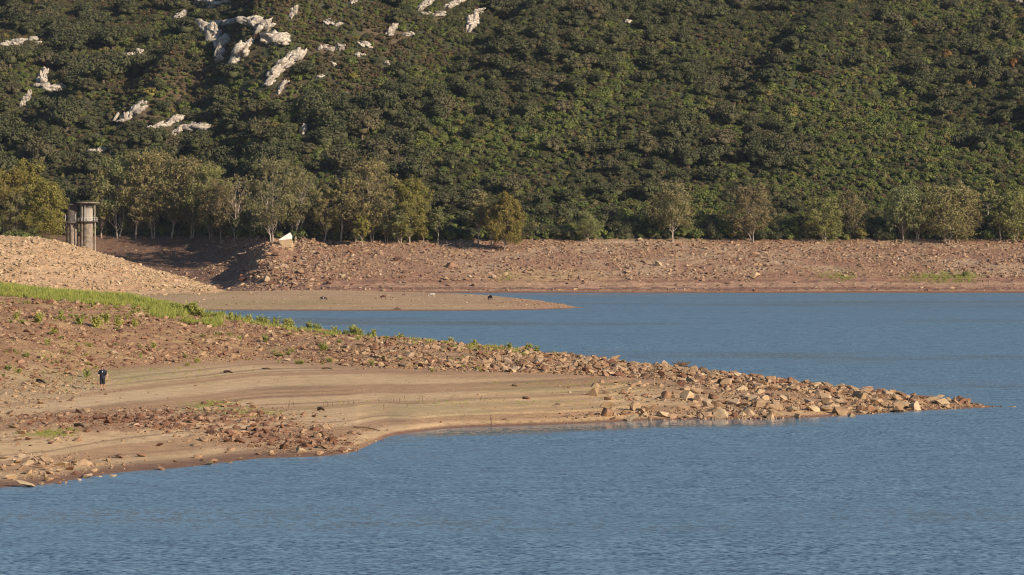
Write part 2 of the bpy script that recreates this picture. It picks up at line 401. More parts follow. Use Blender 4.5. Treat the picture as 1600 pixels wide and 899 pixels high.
# ------------------------------------------------------------------ ground meshes
def grid_structure(name, pxs, Ds, f, cf, mat, cut=-1.4):
    P, D = np.meshgrid(pxs, Ds, indexing='ij'); z = f(P, D)
    X = toX(P, D); V = np.stack([X, D, z], -1).reshape(-1, 3)
    C = cf(P, D, z).reshape(-1, 3)
    n, m = P.shape; I = np.arange(n * m).reshape(n, m)
    q = np.stack([I[:-1, :-1], I[1:, :-1], I[1:, 1:], I[:-1, 1:]], -1).reshape(-1, 4)
    keep = (V[:, 2][q] > cut).any(1); q = q[keep]
    used = np.zeros(len(V), bool); used[q.ravel()] = True; remap = np.cumsum(used) - 1
    me = mesh_np(name, V[used], quads=remap[q], mat=mat, smooth=True); set_col(me, C[used])
    o = obj(name, me); o['kind'] = 'structure'; return o

SAND = np.array([.49, .33, .175]); SANDP = np.array([.58, .425, .255]); RED = np.array([.29, .17, .095]); BROWN = np.array([.30, .185, .115])
OLIVE = np.array([.30, .27, .115]); WET = np.array([.20, .115, .075]); GRN = np.array([.22, .24, .05]); PALE = np.array([.56, .42, .275])
def lerp(a, b, t): return a * (1 - t[..., None]) + b * t[..., None]
def ell(px, py, cx, cy, rx, ry): return np.exp(-(((px - cx) / rx) ** 2 + ((py - cy) / ry) ** 2) ** 1.5)

def near_col(P, D, z):
    Dw, Dm, zm, Dr, zr, bk = near_nodes(P); X = toX(P, D); py = topy(z, D)
    C = np.broadcast_to(SAND, P.shape + (3,)).copy()
    n = fbm(X / 5, D / 9, 71, 4)
    C = lerp(C, SANDP, sstep(-.1, .35, n) * .35 + .35 * sstep(800, 500, P))
    zs = near_z(P, D, False) + .012 * fbm(X / 30, D / 30, 5, 2)   # strandlines: silt and wrack left along old water lines
    st = vn(zs * 11, 0 * zs, 73); s2 = vn(zs * 37, 0 * zs + 3, 74)
    C = lerp(C, np.array([.37, .225, .125]), sstep(.45, .7, st) * .8 * (z > .12))
    C = lerp(C, np.array([.27, .17, .10]), sstep(.65, .85, s2) * .75 * (z > .12) * sstep(-.5, .2, fbm(X / 8, zs * 6, 75, 2)))
    hi = sstep(-14, -4, D - Dm)                               # duller, redder soil up by the rubble
    C = lerp(C, np.array([.36, .22, .125]), hi * .8)
    redw = sstep(-1, 7, D - Dm)
    redc = lerp(np.broadcast_to(RED, C.shape), np.array([.36, .25, .155]), sstep(420, 900, P))
    C = lerp(C, redc, redw * .92)
    C = lerp(C, np.array([.44, .33, .15]), redw * sstep(.05, .5, fbm(X / 3, D / 4, 77, 3)) * .5 * (1 - sstep(500, 700, P)))
    rp = np.clip(ell(P, py, 300, 655, 150, 16) + ell(P, py, 440, 685, 110, 20) + ell(P, py, 230, 668, 190, 12) + .8 * ell(P, py, 120, 655, 90, 14), 0, 1)
    C = lerp(C, np.array([.30, .17, .10]), rp * sstep(-.35, .25, fbm(X / 1.2, D / 1.8, 79, 3)) * .85)
    C = lerp(C, np.array([.42, .33, .19]), ell(P, py, 60, 600, 90, 30) * .6)
    ol = ell(P, py, 200, 590, 150, 16) * .45 + ell(P, py, 880, 608, 120, 8) * .5 + ell(P, py, 700, 640, 240, 12) * .35 + ell(P, py, 330, 640, 60, 7) * .7 + ell(P, py, 85, 678, 45, 6) * .9 + ell(P, py, 390, 645, 50, 6) * .7
    C = lerp(C, OLIVE, np.clip(ol, 0, 1) * sstep(-.5, .3, n))
    gr = sstep(0, 12, Dr + 3 - D + 12) * (1 - sstep(470, 476, py - (P - 200) * .1)) * (1 - sstep(260, 360, P))
    C = lerp(C, GRN, np.clip(gr, 0, 1) * .8)
    C = lerp(C, WET, 1 - sstep(.05, .2 + .05 * n, z))
    return C
grid_structure('lakeshore', np.concatenate([np.arange(-2400, -520, 14.0), np.arange(-520, 1592, 2.6)]), np.arange(96, 450, .42), near_z, near_col, M_near)

def spit_col(P, D, z):
    X = toX(P, D); py = topy(z, D); C = np.broadcast_to(np.array([.44, .30, .175]), P.shape + (3,)).copy()
    C = lerp(C, np.array([.36, .27, .13]), np.clip(ell(P, py, 420, 474, 130, 7) + .8 * ell(P, py, 260, 460, 120, 4), 0, 1) * .9)
    C = lerp(C, np.array([.30, .20, .115]), sstep(0, .4, fbm(X / 22, D / 5, 81, 3)) * .6)
    C = lerp(C, np.array([.42, .23, .13]), sstep(740, 880, P) * .7)
    C = lerp(C, WET, 1 - sstep(.08, .2, z)); return C
grid_structure('sand_spit', np.concatenate([np.arange(-2400, -520, 20.0), np.arange(-520, 924, 3.0)]), np.arange(520, 850, .8), spit_z, spit_col, M_spit)

def mound_col(P, D, z):
    X = toX(P, D); C = np.broadcast_to(np.array([.46, .31, .185]), P.shape + (3,)).copy()
    C = lerp(C, np.array([.40, .22, .12]), sstep(0, .5, fbm(X / 9, z / 1.5, 83, 3)) * .6)
    C = lerp(C, np.array([.30, .26, .13]), (1 - sstep(.5, 1.4, z)) * .7); return C
grid_structure('rubble_headland', np.concatenate([np.arange(-2400, -520, 20.0), np.arange(-520, 386, 3.0)]), np.concatenate([np.arange(690, 815, .55), np.arange(815, 930, 3.0)]), mound_z, mound_col, M_mound)

def far_col(P, D, z):
    Ds, Dt, zt = far_nodes(P); X = toX(P, D); py = topy(z, D)
    C = np.broadcast_to(np.array([.27, .155, .10]), P.shape + (3,)).copy()
    C = lerp(C, np.array([.39, .28, .185]), sstep(-.3, .4, fbm(X / 14, D / 10, 91, 3)) * sstep(500, 900, P) * sstep(3.5, 6, z) * .9)
    C = lerp(C, np.array([.27, .16, .105]), (1 - sstep(1.5, 5, z)) * .8)
    C = lerp(C, np.array([.13, .08, .055]), sstep(420, 370, P) * sstep(875, 905, D) * .8)  # darker cove soil: some of the cove's shade is painted into the colour
    C = lerp(C, np.array([.40, .28, .15]), ell(P, py, 850, 432, 110, 12) * .8)
    C = lerp(C, np.array([.20, .24, .06]), np.clip(ell(P, py, 1470, 429, 70, 5) * .6 + ell(P, py, 1300, 424, 40, 5) * .5, 0, 1) * sstep(-.3, .2, fbm(X / 2, D / 2, 93, 2)))
    sl = vn(far_z(P, D, False) * 3.1 + .15 * fbm(X / 40, D / 40, 96, 2), 0 * z, 94); C = lerp(C, np.array([.17, .095, .065]), sstep(.6, .85, sl) * (1 - sstep(5, 7, z)) * .75); C = lerp(C, np.array([.40, .27, .18]), sstep(.4, .15, sl) * (1 - sstep(4, 6, z)) * .5)
    st = fbm(X / 60, D / 1.6, 95, 2); C = lerp(C, np.array([.22, .11, .075]), sstep(.1, .4, st) * (1 - sstep(3.5, 5.5, z)) * .6)
    C = lerp(C, WET, 1 - sstep(.1, .4, z))
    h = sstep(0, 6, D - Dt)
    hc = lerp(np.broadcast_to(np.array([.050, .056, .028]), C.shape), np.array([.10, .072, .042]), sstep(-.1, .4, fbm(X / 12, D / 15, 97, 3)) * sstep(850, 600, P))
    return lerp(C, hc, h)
Ds_far = np.concatenate([np.arange(822, 945, .8), np.arange(945, 1010, 1.6), np.arange(1010, 1500, 4.0), np.arange(1500, 1900, 20.0)])
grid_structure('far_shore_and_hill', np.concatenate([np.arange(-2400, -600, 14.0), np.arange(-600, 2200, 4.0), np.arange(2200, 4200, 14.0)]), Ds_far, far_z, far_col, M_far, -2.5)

bm = bmesh.new()
v = [bm.verts.new(p) for p in ((-9000, -6000, -6), (9000, -6000, -6), (9000, 12000, -6), (-9000, 12000, -6))]; bm.faces.new(v)
M_bed = plain('lake_bed_mud', (.16, .12, .08), .95, .2, .1)
lb = bm_obj('lake_bed', bm, M_bed); lb['kind'] = 'structure'

# water: one sheet with the lee under the point marked calm
wx = np.concatenate([[-4000, -1500, -600], np.arange(-200, 201, 2.0), [600, 1500, 4000]]); wy = np.concatenate([[-3000, -800, 0, 60], np.arange(90, 260, 1.0), np.arange(260, 980, 6.0), [1000, 1060]])
WX, WY = np.meshgrid(wx, wy, indexing='ij'); I = np.arange(WX.size).reshape(WX.shape)
q = np.stack([I[:-1, :-1], I[1:, :-1], I[1:, 1:], I[:-1, 1:]], -1).reshape(-1, 4)
me = mesh_np('water', np.stack([WX, WY, 0 * WX], -1).reshape(-1, 3), quads=q, mat=M_water)
wpx = topx(WX, np.maximum(WY, 60)); Dw = near_nodes(wpx)[0]; gap = Dw - WY
calm = (1 - sstep(6, 13 + 2 * fbm(WX / 9, WY / 3, 3, 2), gap)) *   .88 * sstep(560, 700, wpx) * (1 - sstep(1150, 1420, wpx)) * (gap > -20)
calm += np.exp(-np.maximum(gap, 0) / 3.0) * .45 * (gap > -20) * (wpx < 1560)
calm = np.clip(calm, 0, .93)
a = me.attributes.new('calm', 'FLOAT', 'POINT'); a.data.foreach_set('value', calm.ravel().astype(np.float32))
wo = obj('water', me); wo['kind'] = 'structure'

# ------------------------------------------------------------------ rocks: meshes
def rock_mesh(name, seed, mat, npts=13, ax=(1, .75, .5)):
    r = np.random.default_rng(seed); bm = bmesh.new()
    for p in r.normal(size=(npts, 3)):
        p = p / np.linalg.norm(p) * r.uniform(.72, 1.0); p = np.clip(p, -.8, .8)
        bm.verts.new(Vector((p[0] * ax[0], p[1] * ax[1], p[2] * ax[2])) * .62)
    res = bmesh.ops.convex_hull(bm, input=bm.verts[:])
    junk = [g for g in res['geom_interior'] if isinstance(g, bmesh.types.BMVert)]
    bmesh.ops.delete(bm, geom=junk, context='VERTS')
    bmesh.ops.recalc_face_normals(bm, faces=bm.faces[:])
    me = bpy.data.meshes.new(name); bm.to_mesh(me); bm.free(); me.materials.append(mat); return me
AX = [(1, .75, .5), (1, .6, .38), (1, .85, .65), (1, .5, .45), (1, .9, .3), (.9, .8, .75), (1, .65, .5), (1, .8, .4)]
def rock_set(nm, mat, s0): return [rock_mesh(nm, s0 + i, mat, 11 + i % 6, AX[i % 8]) for i in range(10)]
RK_TAN = rock_set('rock', M_rock, 100); RK_RED = rock_set('rock', M_redrock, 200); RK_PALE = rock_set('rock', M_palerock, 300); RK_FAR = rock_set('rock', M_farrock, 400)

# ------------------------------------------------------------------ scattered stuff through geometry nodes
def scatter(name, pts, rot, scl, idx, variants, label=None, cat=None):
    vc = bpy.data.collections.new(name + '_kinds')
    for i, me in enumerate(variants):
        o = bpy.data.objects.new('%s_kind_%03d' % (name, i), me); vc.objects.link(o)
    me = bpy.data.meshes.new(name); me.vertices.add(len(pts)); me.vertices.foreach_set('co', np.asarray(pts, np.float32).ravel())
    for nm, arr, typ, key in (('rot', rot, 'FLOAT_VECTOR', 'vector'), ('scl', scl, 'FLOAT_VECTOR', 'vector'), ('kid', idx, 'INT', 'value')):
        a = me.attributes.new(nm, typ, 'POINT'); a.data.foreach_set(key, np.asarray(arr, np.int32 if typ == 'INT' else np.float32).ravel())
    o = obj(name, me); o['kind'] = 'stuff'
    if label: o['label'] = label
    ng = bpy.data.node_groups.new(name, 'GeometryNodeTree')
    ng.interface.new_socket('Geometry', in_out='INPUT', socket_type='NodeSocketGeometry'); ng.interface.new_socket('Geometry', in_out='OUTPUT', socket_type='NodeSocketGeometry')
    gi = ng.nodes.new('NodeGroupInput'); go = ng.nodes.new('NodeGroupOutput'); ci = ng.nodes.new('GeometryNodeCollectionInfo')
    ci.inputs['Collection'].default_value = vc; ci.inputs['Separate Children'].default_value = True; ci.inputs['Reset Children'].default_value = True
    ins = ng.nodes.new('GeometryNodeInstanceOnPoints'); ins.inputs['Pick Instance'].default_value = True
    def na(nm, typ):
        n = ng.nodes.new('GeometryNodeInputNamedAttribute'); n.data_type = typ; n.inputs[0].default_value = nm; return [s for s in n.outputs if s.enabled][0]
    ng.links.new(gi.outputs[0], ins.inputs['Points']); ng.links.new(ci.outputs[0], ins.inputs['Instance'])
    ng.links.new(na('kid', 'INT'), ins.inputs['Instance Index']); ng.links.new(na('scl', 'FLOAT_VECTOR'), ins.inputs['Scale'])
    e2r = ng.nodes.new('FunctionNodeEulerToRotation'); ng.links.new(na('rot', 'FLOAT_VECTOR'), e2r.inputs[0]); ng.links.new(e2r.outputs[0], ins.inputs['Rotation'])
    ng.links.new(ins.outputs[0], go.inputs[0])
    md = o.modifiers.new('scatter', 'NODES'); md.node_group = ng
    return o

# ------------------------------------------------------------------ labels that single out: feature + place by a landmark
ORD = ['', 'second ', 'third ', 'fourth ', 'fifth ', 'sixth ', 'seventh ', 'eighth ', 'ninth ', 'tenth ', 'eleventh ', 'twelfth ', 'thirteenth ', 'fourteenth ', 'fifteenth ', 'sixteenth ', 'seventeenth ', 'eighteenth ', 'nineteenth ', 'twentieth ']
ORD += ['twenty-first '] + ['twenty-' + w for w in ORD[1:9]] + ['thirtieth ', 'thirty-first '] + ['thirty-' + w for w in ORD[1:9]]
def place_labels(items, marks, group, up='above', down='below'):
    """items: (object, 'broad dark oak', px, py). Each label counts outward from a named landmark."""
    b = {}
    for o, ph, px, py in items:
        m = min(marks, key=lambda m: (m[0] - px) ** 2 + (2.2 * (m[1] - py)) ** 2)
        dx, dy = px - m[0], py - m[1]
        rel = ('to the right of ' if dx > 0 else 'to the left of ') if abs(dx) > 2.2 * abs(dy) else (down + ' ' if dy > 0 else up + ' ')
        b.setdefault((ph, rel, m[2]), []).append((math.hypot(dx, dy), o))
    for (ph, rel, nm), L in b.items():
        L.sort(key=lambda t: t[0])
        for i, (_, o) in enumerate(L):
            o['label'] = (ORD[min(i, len(ORD) - 1)] + ph + ' ' + rel + nm); o['group'] = group

# ------------------------------------------------------------------ rocks: where they lie
def near_rocks():
    N = 1020000
    px = rng.uniform(-700, 1585, N); D = rng.uniform(118, 350, N)
    keep = rng.random(N) < D / 350; px = px[keep]; D = D[keep]
    Dw, Dm, zm, Dr, zr, bk = near_nodes(px); z = near_z(px, D); py = topy(z, D); X = toX(px, D)
    nz = fbm(X / 4, D / 5, 101, 3)
    area_d = 25.0       # candidates per square metre (about)
    up = (D > Dm) & (D < Dr + bk * .7)
    dens = np.where(up, ip(px, [-700, 0, 200, 330, 450, 640, 1000, 1545], [9, 11, 13, 15, 18, 21, 22, 22]) * np.clip(.75 + 1.1 * nz, .08, 2), 0.)
    edge = np.exp(-np.maximum(Dm - D, 0) / 2.0) * (D <= Dm)
    dens += edge * ip(px, [-420, 300, 640, 1545], [1.0, 1.5, 4, 5]) * np.clip(.6 + 1.5 * nz, 0, 2)
    dens += (D <= Dm) * (D > Dw - .5) * ip(px, [-420, 850, 930, 1030, 1200, 1400, 1545], [.05, .10, 1.0, 2.6, 6.0, 10, 12]) * np.clip(.7 + 1.4 * nz, .05, 2)
    low = (D <= Dm) & (D > Dw - 1)
    red = np.zeros_like(px)
    for cx, cy, rx, ry, dd, rr in ((300, 652, 150, 13, 2.6, 1), (430, 685, 105, 20, 3.2, 1), (500, 698, 60, 10, 3.5, 1), (230, 666, 170, 10, 1.8, 1), (90, 652, 120, 9, 1.2, 1), (40, 605, 110, 34, 1.3, 0),
                               (45, 680, 80, 13, 1.3, 0), (60, 733, 105, 19, 2.6, 0), (110, 560, 120, 18, 1.2, 1), (1080, 650, 150, 6, 2.0, 0), (350, 633, 40, 6, .8, 1), (-200, 700, 150, 50, 1.5, 0)):
        e = ell(px, py, cx, cy, rx, ry) * low; dens += 7.5 * e * dd * np.clip(.8 + nz, .1, 2); red += e * rr * .9
    red += up * ip(px, [0, 330, 620, 760], [.45, .38, .22, .12])
    sel = rng.random(len(px)) < np.clip(dens / area_d, 0, 1)
    px, D, z, py, nz, red, up, Dm, Dr = [a[sel] for a in (px, D, z, py, nz, red, up, Dm, Dr)]
    u = rng.random(len(px))
    s = np.clip(.14 * (1 - u) ** (-1 / 2.15), .14, 1.1)
    big = ell(px, py, 60, 733, 105, 19); s = np.where(big > .3, s * 1.25, s)
    s = np.where(px < 600, s * .8, s); s = np.where((px > 900) & (py > 600), s * 1.15, s); s = np.where(px < 640, s * np.where(up, .95, .85), s)
    sk = z > -.25
    return [a[sk] for a in (px, D, z, py, s, red)]
px, D, z, py, s, red = near_rocks()
# boulders read off the photograph one by one: column, row of the foot, width in photo pixels, kind (0 tan, 1 red-brown, 2 pale)
FIX = [(251, 698, 15, 1), (187, 716, 17, 1), (221, 714, 19, 1), (172, 716, 6, 1), (251, 735, 18, 1), (274, 723, 9, 1), (317, 721, 11, 0), (332, 723, 16, 1), (325, 727, 20, 1), (360, 727, 16, 0), (375, 718, 10, 0), (173, 733, 8, 2),
       (170, 750, 8, 0), (176, 752, 14, 2), (597, 693, 8, 1), (577, 694, 5, 0), (469, 708, 20, 2), (509, 702, 22, 0), (515, 702, 13, 1), (486, 704, 9, 1), (500, 712, 16, 0), (403, 711, 9, 1), (425, 712, 12, 0), (545, 704, 9, 2), (556, 706, 8, 0),
       (50, 662, 15, 1), (70, 663, 14, 1), (80, 694, 12, 1), (28, 690, 14, 0), (44, 688, 14, 1), (135, 676, 14, 1), (154, 676, 8, 1), (262, 677, 11, 1), (207, 650, 12, 0), (231, 648, 7, 1), (380, 662, 16, 0), (395, 668, 14, 1), (368, 667, 9, 1), (392, 686, 10, 1),
       (18, 728, 16, 2), (25, 724, 20, 0), (42, 727, 22, 2), (62, 731, 22, 0), (32, 735, 16, 2), (75, 735, 20, 0), (92, 738, 16, 2), (110, 735, 18, 1), (118, 742, 12, 1), (135, 747, 20, 0), (155, 748, 12, 2), (123, 753, 14, 2), (75, 752, 19, 0), (42, 763, 36, 2), (66, 759, 12, 0), (92, 760, 14, 1), (102, 760, 9, 0), (7, 718, 16, 0), (88, 748, 12, 0), (5, 735, 14, 0),
       (500, 540, 21, 0), (549, 532, 18, 2), (452, 532, 12, 0), (625, 551, 11, 0), (648, 564, 15, 2), (674, 577, 12, 2), (705, 577, 10, 2), (745, 580, 9, 2), (536, 562, 10, 1), (521, 566, 10, 0), (449, 564, 12, 2), (515, 553, 12, 0), (557, 522, 15, 0), (480, 532, 12, 0), (690, 567, 15, 0), (540, 572, 12, 2),
       (900, 567, 14, 2), (822, 556, 20, 0), (958, 566, 26, 2), (976, 575, 14, 0), (917, 580, 17, 1), (935, 579, 18, 0), (990, 572, 20, 2), (1031, 569, 18, 0), (1150, 578, 16, 2), (1102, 577, 12, 0), (1129, 571, 14, 1), (1075, 560, 12, 0), (1185, 592, 14, 0),
       (1064, 603, 20, 1), (984, 591, 11, 1), (805, 604, 12, 1), (822, 624, 14, 1), (870, 635, 12, 1), (1153, 590, 16, 2), (1170, 600, 18, 2), (1127, 632, 18, 1), (1107, 636, 24, 2), (1085, 638, 24, 2), (1195, 625, 18, 2), (1207, 645, 18, 2), (1035, 652, 20, 2), (1074, 654, 14, 2), (1148, 652, 14, 1), (958, 657, 14, 1), (984, 658, 22, 2), (1020, 640, 18, 0), (945, 615, 12, 0),
       (1222, 604, 15, 2), (1238, 608, 18, 0), (1270, 610, 14, 2), (1268, 640, 22, 2), (1290, 616, 15, 0), (1313, 612, 14, 1), (1355, 605, 16, 0), (1373, 608, 12, 1), (1400, 620, 14, 2), (1425, 620, 16, 0), (1390, 632, 20, 2), (1345, 642, 22, 1), (1367, 640, 14, 0), (1325, 640, 14, 2), (1450, 632, 18, 0), (1475, 628, 16, 2), (1465, 625, 22, 2), (1494, 630, 14, 0), (1445, 642, 12, 0), (1420, 642, 12, 2), (1515, 636, 10, 0), (1536, 637, 8, 0), (1552, 637, 6, 1), (1565, 637, 6, 1), (1330, 658, 14, 2)]
extra = []
for fx, fy, w, kd in FIX:
    p = hit(fx, fy, 96, 420, .25)
    if p is None or p.y > 345:
        d = F * CAMZ / (fy - HY)
        if fy < 625: d = float(near_nodes(np.array([float(fx)]))[3][0])
        p = Vector((toX(fx, d), d, float(max(0, near_z(np.array([float(fx)]), np.array([d]))[0]))))
    extra.append((fx, p.y, p.z, fy, w * p.y / F, kd))
E_ = np.array(extra)
# keep the scattered ones off the named ones
dmin = np.min((toX(px, D)[:, None] - toX(E_[:, 0], E_[:, 1])[None]) ** 2 + ((D[:, None] - E_[:, 1][None]) * .6) ** 2, 1)
k = dmin > .35; px, D, z, py, s, red = [a[k] for a in (px, D, z, py, s, red)]
vis = (px > -8) & (px < 1605) & (D < near_nodes(px)[3] + .5)
pxs_ = np.where(vis, s * F / D, 0); order = np.argsort(-pxs_)
NBIG = 300 - len(extra)
bigi = order[:NBIG]; rest = order[NBIG:]
rock_items = []
ROCKMARKS = [(160, 608, 'the walking hiker'), (270, 490, 'the tallest grass bush on the ridge'), (450, 535, 'the long red slab on the ridge'), (620, 525, 'the row of ridge weeds'), (740, 535, 'the lone weed by the blue water'), (833, 545, 'the last green weed on the ridge'),
             (1060, 568, 'the dark tree stump'), (1180, 585, 'the bare ridge behind the ledges'), (1330, 606, 'the middle of the stony point'), (1460, 628, 'the long flat slab near the tip'), (1545, 637, 'the tip of the stony point'),
             (1000, 655, 'the golden reflection at the shore'), (1200, 650, 'the lower shore of the point'), (860, 620, 'the pale ledges of sand'), (560, 670, 'the driftwood log'), (500, 700, 'the dark stones at the little cape'), (597, 690, 'the lone stone out in the water'), (380, 665, 'the round tan boulder on the red patch'),
             (250, 692, 'the round boulder on open sand'), (85, 678, 'the green grass patch on the beach'), (60, 733, 'the pale blocks at the water corner'), (190, 712, 'the pair of domed boulders'), (330, 720, 'the arched boulder at the waterline'), (40, 600, 'the brown stones at the left edge'), (90, 540, 'the rusty soil slope')]
def put_rock(px, D, z, s, kd, seed, fixed=False):
    r = random.Random(seed)
    s = s * 1.05 if fixed else s; me = (RK_TAN, RK_RED, RK_PALE)[kd][r.randrange(10)]
    o = bpy.data.objects.new('rock', me); col.objects.link(o)
    zs = r.uniform(.6, .95) if fixed else r.uniform(.75, 1.1)
    o.scale = (s, s, s * zs); o.rotation_euler = (r.gauss(0, .22), r.gauss(0, .3), r.uniform(-.6, .6) + (math.pi if r.random() < .5 else 0) if fixed else r.uniform(0, 6.28))
    o.location = (toX(px, D), D, z + s * (.14 if fixed else .1)); o['category'] = 'rock'
    size = 'large' if s > .95 else 'mid-sized' if s > .7 else 'small'
    tone = ('tan', 'russet', 'pale')[kd]
    rock_items.append((o, '%s %s rock' % (size, tone), px, topy(z, D)))
for i, (fx, d, zz, fy, w, kd) in enumerate(extra): put_rock(fx, d, max(zz, -.05), w, int(kd), i, True)
for j in bigi: put_rock(float(px[j]), float(D[j]), float(z[j]), float(s[j]) , 1 if rng.random() < red[j] else (2 if rng.random() < .35 else 0), 5000 + int(j))
place_labels(rock_items, ROCKMARKS, 'rocks strewn over the dry near shore', 'uphill of', 'downhill of')
def scatter_rocks(name, px, D, z, s, kind_idx, variants, label, flat=1.0, sink=.07):
    n = len(px); pts = np.stack([toX(px, D), D, z + s * sink], 1)
    rot = np.stack([rng.normal(0, .3, n), rng.normal(0, .3, n), rng.uniform(0, 6.28, n)], 1)
    scl = np.stack([s, s * rng.uniform(.8, 1.2, n), s * rng.uniform(.6, 1.1, n) * flat], 1)
    return scatter(name, pts, rot, scl, kind_idx, variants, label)
n = len(rest); kd = np.where(rng.random(n) < red[rest], 10, 0) + rng.integers(0, 10, n)
scatter_rocks('stones', px[rest], D[rest], z[rest], s[rest], kd, RK_TAN + RK_RED, 'smaller broken stones and rubble covering the near shore')

# rubble of the headland, the far spit and the far bank
def zone(N, p0, p1, d0, d1, f, densf, smin, a, smax):
    px = rng.uniform(p0, p1, N); D = rng.uniform(d0, d1, N); z = f(px, D); de = densf(px, D, z)
    k = rng.random(N) < de; px, D, z = px[k], D[k], z[k]
    s = np.clip(smin * (1 - rng.random(len(px))) ** (-1 / a), smin, smax); return px, D, z, s
p_, d_, z_, s_ = zone(90000, -300, 360, 735, 812, mound_z, lambda p, D, z: sstep(1.0, 2.5, z) * .85 * np.clip(.6 + 1.2 * fbm(toX(p, D) / 5, z / 1.2, 119, 3), .1, 1) + .04 * (z > .4), .24, 2.1, 1.6)
scatter_rocks('headland_rubble', p_, d_, z_, s_, rng.integers(0, 10, len(p_)), RK_PALE, 'pale tan rubble covering the headland below the tower')
p_, d_, z_, s_ = zone(26000, 180, 905, 560, 810, spit_z, lambda p, D, z: (z > .05) * (.12 + .8 * sstep(760, 880, p) + .25 * np.clip(fbm(toX(p, D) / 9, D / 20, 111, 2), 0, 1)), .16, 2.6, .8)
scatter_rocks('spit_pebbles', p_, d_, z_, s_, rng.integers(0, 10, len(p_)), RK_FAR, 'small stones strewn over the low far spit')
def fd(p, D, z):
    Ds, Dt, zt = far_nodes(p); X = toX(p, D); n = fbm(X / 9, D / 9, 113, 3)
    pile = np.exp(-((p - 440) / 95.0) ** 2)
    return (D < Dt + 4) * (z > .1) * (sstep(3.0, 5.5, z + 1.5 * n) * np.clip(.65 + .9 * n, .06, 1) + .07 + .5 * pile * np.clip(.5 + n, 0, 1)) * ip(p, [180, 300, 360, 400], [.08, .12, .5, 1])
p_, d_, z_, s_ = zone(270000, 150, 1950, 846, 990, far_z, fd, .27, 2.3, 1.8)
pile = np.exp(-((p_ - 440) / 95.0) ** 2); s_ = s_ * (1 + .45 * pile)
scatter_rocks('far_bank_stones', p_, d_, z_, s_, rng.integers(0, 20, len(p_)), RK_FAR + RK_TAN[:7] + RK_RED[:3], 'brown stones covering the dry far bank below the trees', 1.0, .05)
# the biggest blocks of the rock pile on the far bank
fb_items = []
for i, (fx, fy, w, kd) in enumerate([(408, 413, 14, 0), (418, 400, 11, 0), (428, 411, 9, 2), (431, 421, 8, 2), (403, 436, 10, 2), (416, 441, 12, 2), (360, 443, 9, 2), (459, 446, 11, 0), (470, 428, 12, 1), (395, 431, 16, 1), (440, 430, 14, 0), (380, 440, 14, 1), (514, 444, 10, 1), (377, 448, 12, 2),
                                     (432, 400, 12, 1), (462, 410, 11, 1), (475, 396, 8, 0), (498, 398, 10, 1), (548, 396, 10, 1), (593, 398, 12, 0), (620, 408, 14, 1), (705, 419, 16, 1), (535, 435, 10, 2), (575, 434, 10, 2), (452, 438, 12, 1), (425, 447, 14, 1), (486, 441, 10, 0),
                                     (1028, 416, 13, 2), (980, 427, 10, 2), (1180, 434, 17, 2), (1000, 377, 9, 2), (1180, 402, 14, 0), (1060, 385, 8, 1), (740, 447, 9, 1), (770, 435, 10, 2), (695, 438, 12, 2), (790, 431, 8, 2), (1487, 452, 9, 2), (1438, 452, 8, 2), (620, 425, 8, 1)]):
    p = hit(fx, fy, 830, 1000, .4)
    if p is None: continue
    rr = random.Random(900 + i); o = bpy.data.objects.new('boulder', (RK_FAR, RK_RED, RK_PALE)[kd][rr.randrange(10)]); col.objects.link(o)
    w = w * p.y / F * 1.15; o.scale = (w, w, w * rr.uniform(.9, 1.25)); o.rotation_euler = (rr.gauss(0, .2), rr.gauss(0, .25), rr.uniform(-.5, .5)); o.location = p + Vector((0, 0, w * .2)); o['category'] = 'boulder'
    fb_items.append((o, '%s boulder' % ('dull brown', 'dark reddish', 'pale sandy')[kd], fx, fy))
place_labels(fb_items, [(443, 375, 'the white topped block'), (540, 380, 'the slim pale trunked eucalyptus'), (655, 385, 'the short eucalyptus in front'), (400, 445, 'the heap beside the shaded bay'), (1050, 378, 'the broad lone eucalyptus'), (1180, 378, 'the rust tinted eucalyptus'), (740, 450, 'the end of the far spit'), (1470, 430, 'the green grass patch')], 'blocks on the far bank', 'above', 'below')

# white topped block on the far bank: a leaning wedge with a pale cap
p = hit(446, 388, 840, 1000, .3)
if p is None: p = Vector((toX(446, 925), 925, 12.0))
bm = bmesh.new()
for q in ((-1.3, 0, -.6), (1.7, .2, -.8), (-1.0, 1.6, -.6), (1.4, 1.6, -.6), (-2.0, -.1, 2.3), (-1.8, 1.5, 2.5), (1.9, -.2, 2.6), (1.6, 1.4, 3.2), (.6, .6, 3.3), (2.3, .5, .9), (-1.2, -.3, .8)): bm.verts.new(q)
bmesh.ops.convex_hull(bm, input=bm.verts[:])
wb = bm_obj('boulder', bm, M_palerock); wb.location = p; wb.scale = (1.12, 1.12, 1.12)
tag(wb, 'big leaning block with a white top at the corner of the far bank', 'boulder')
bm = bmesh.new()
for q in ((-2.08, -.2, 2.25), (-1.9, 1.6, 2.45), (1.95, -.3, 2.6), (1.7, 1.5, 3.2), (.6, .6, 4.0), (1.3, .4, 4.5), (1.9, .7, 3.5), (-1.0, .5, 3.2)): bm.verts.new(q)
bmesh.ops.convex_hull(bm, input=bm.verts[:])
cp = bm_obj('white_cap', bm, plain('white_droppings_stone', (.74, .70, .62), .9, .2, 1.5), wb)

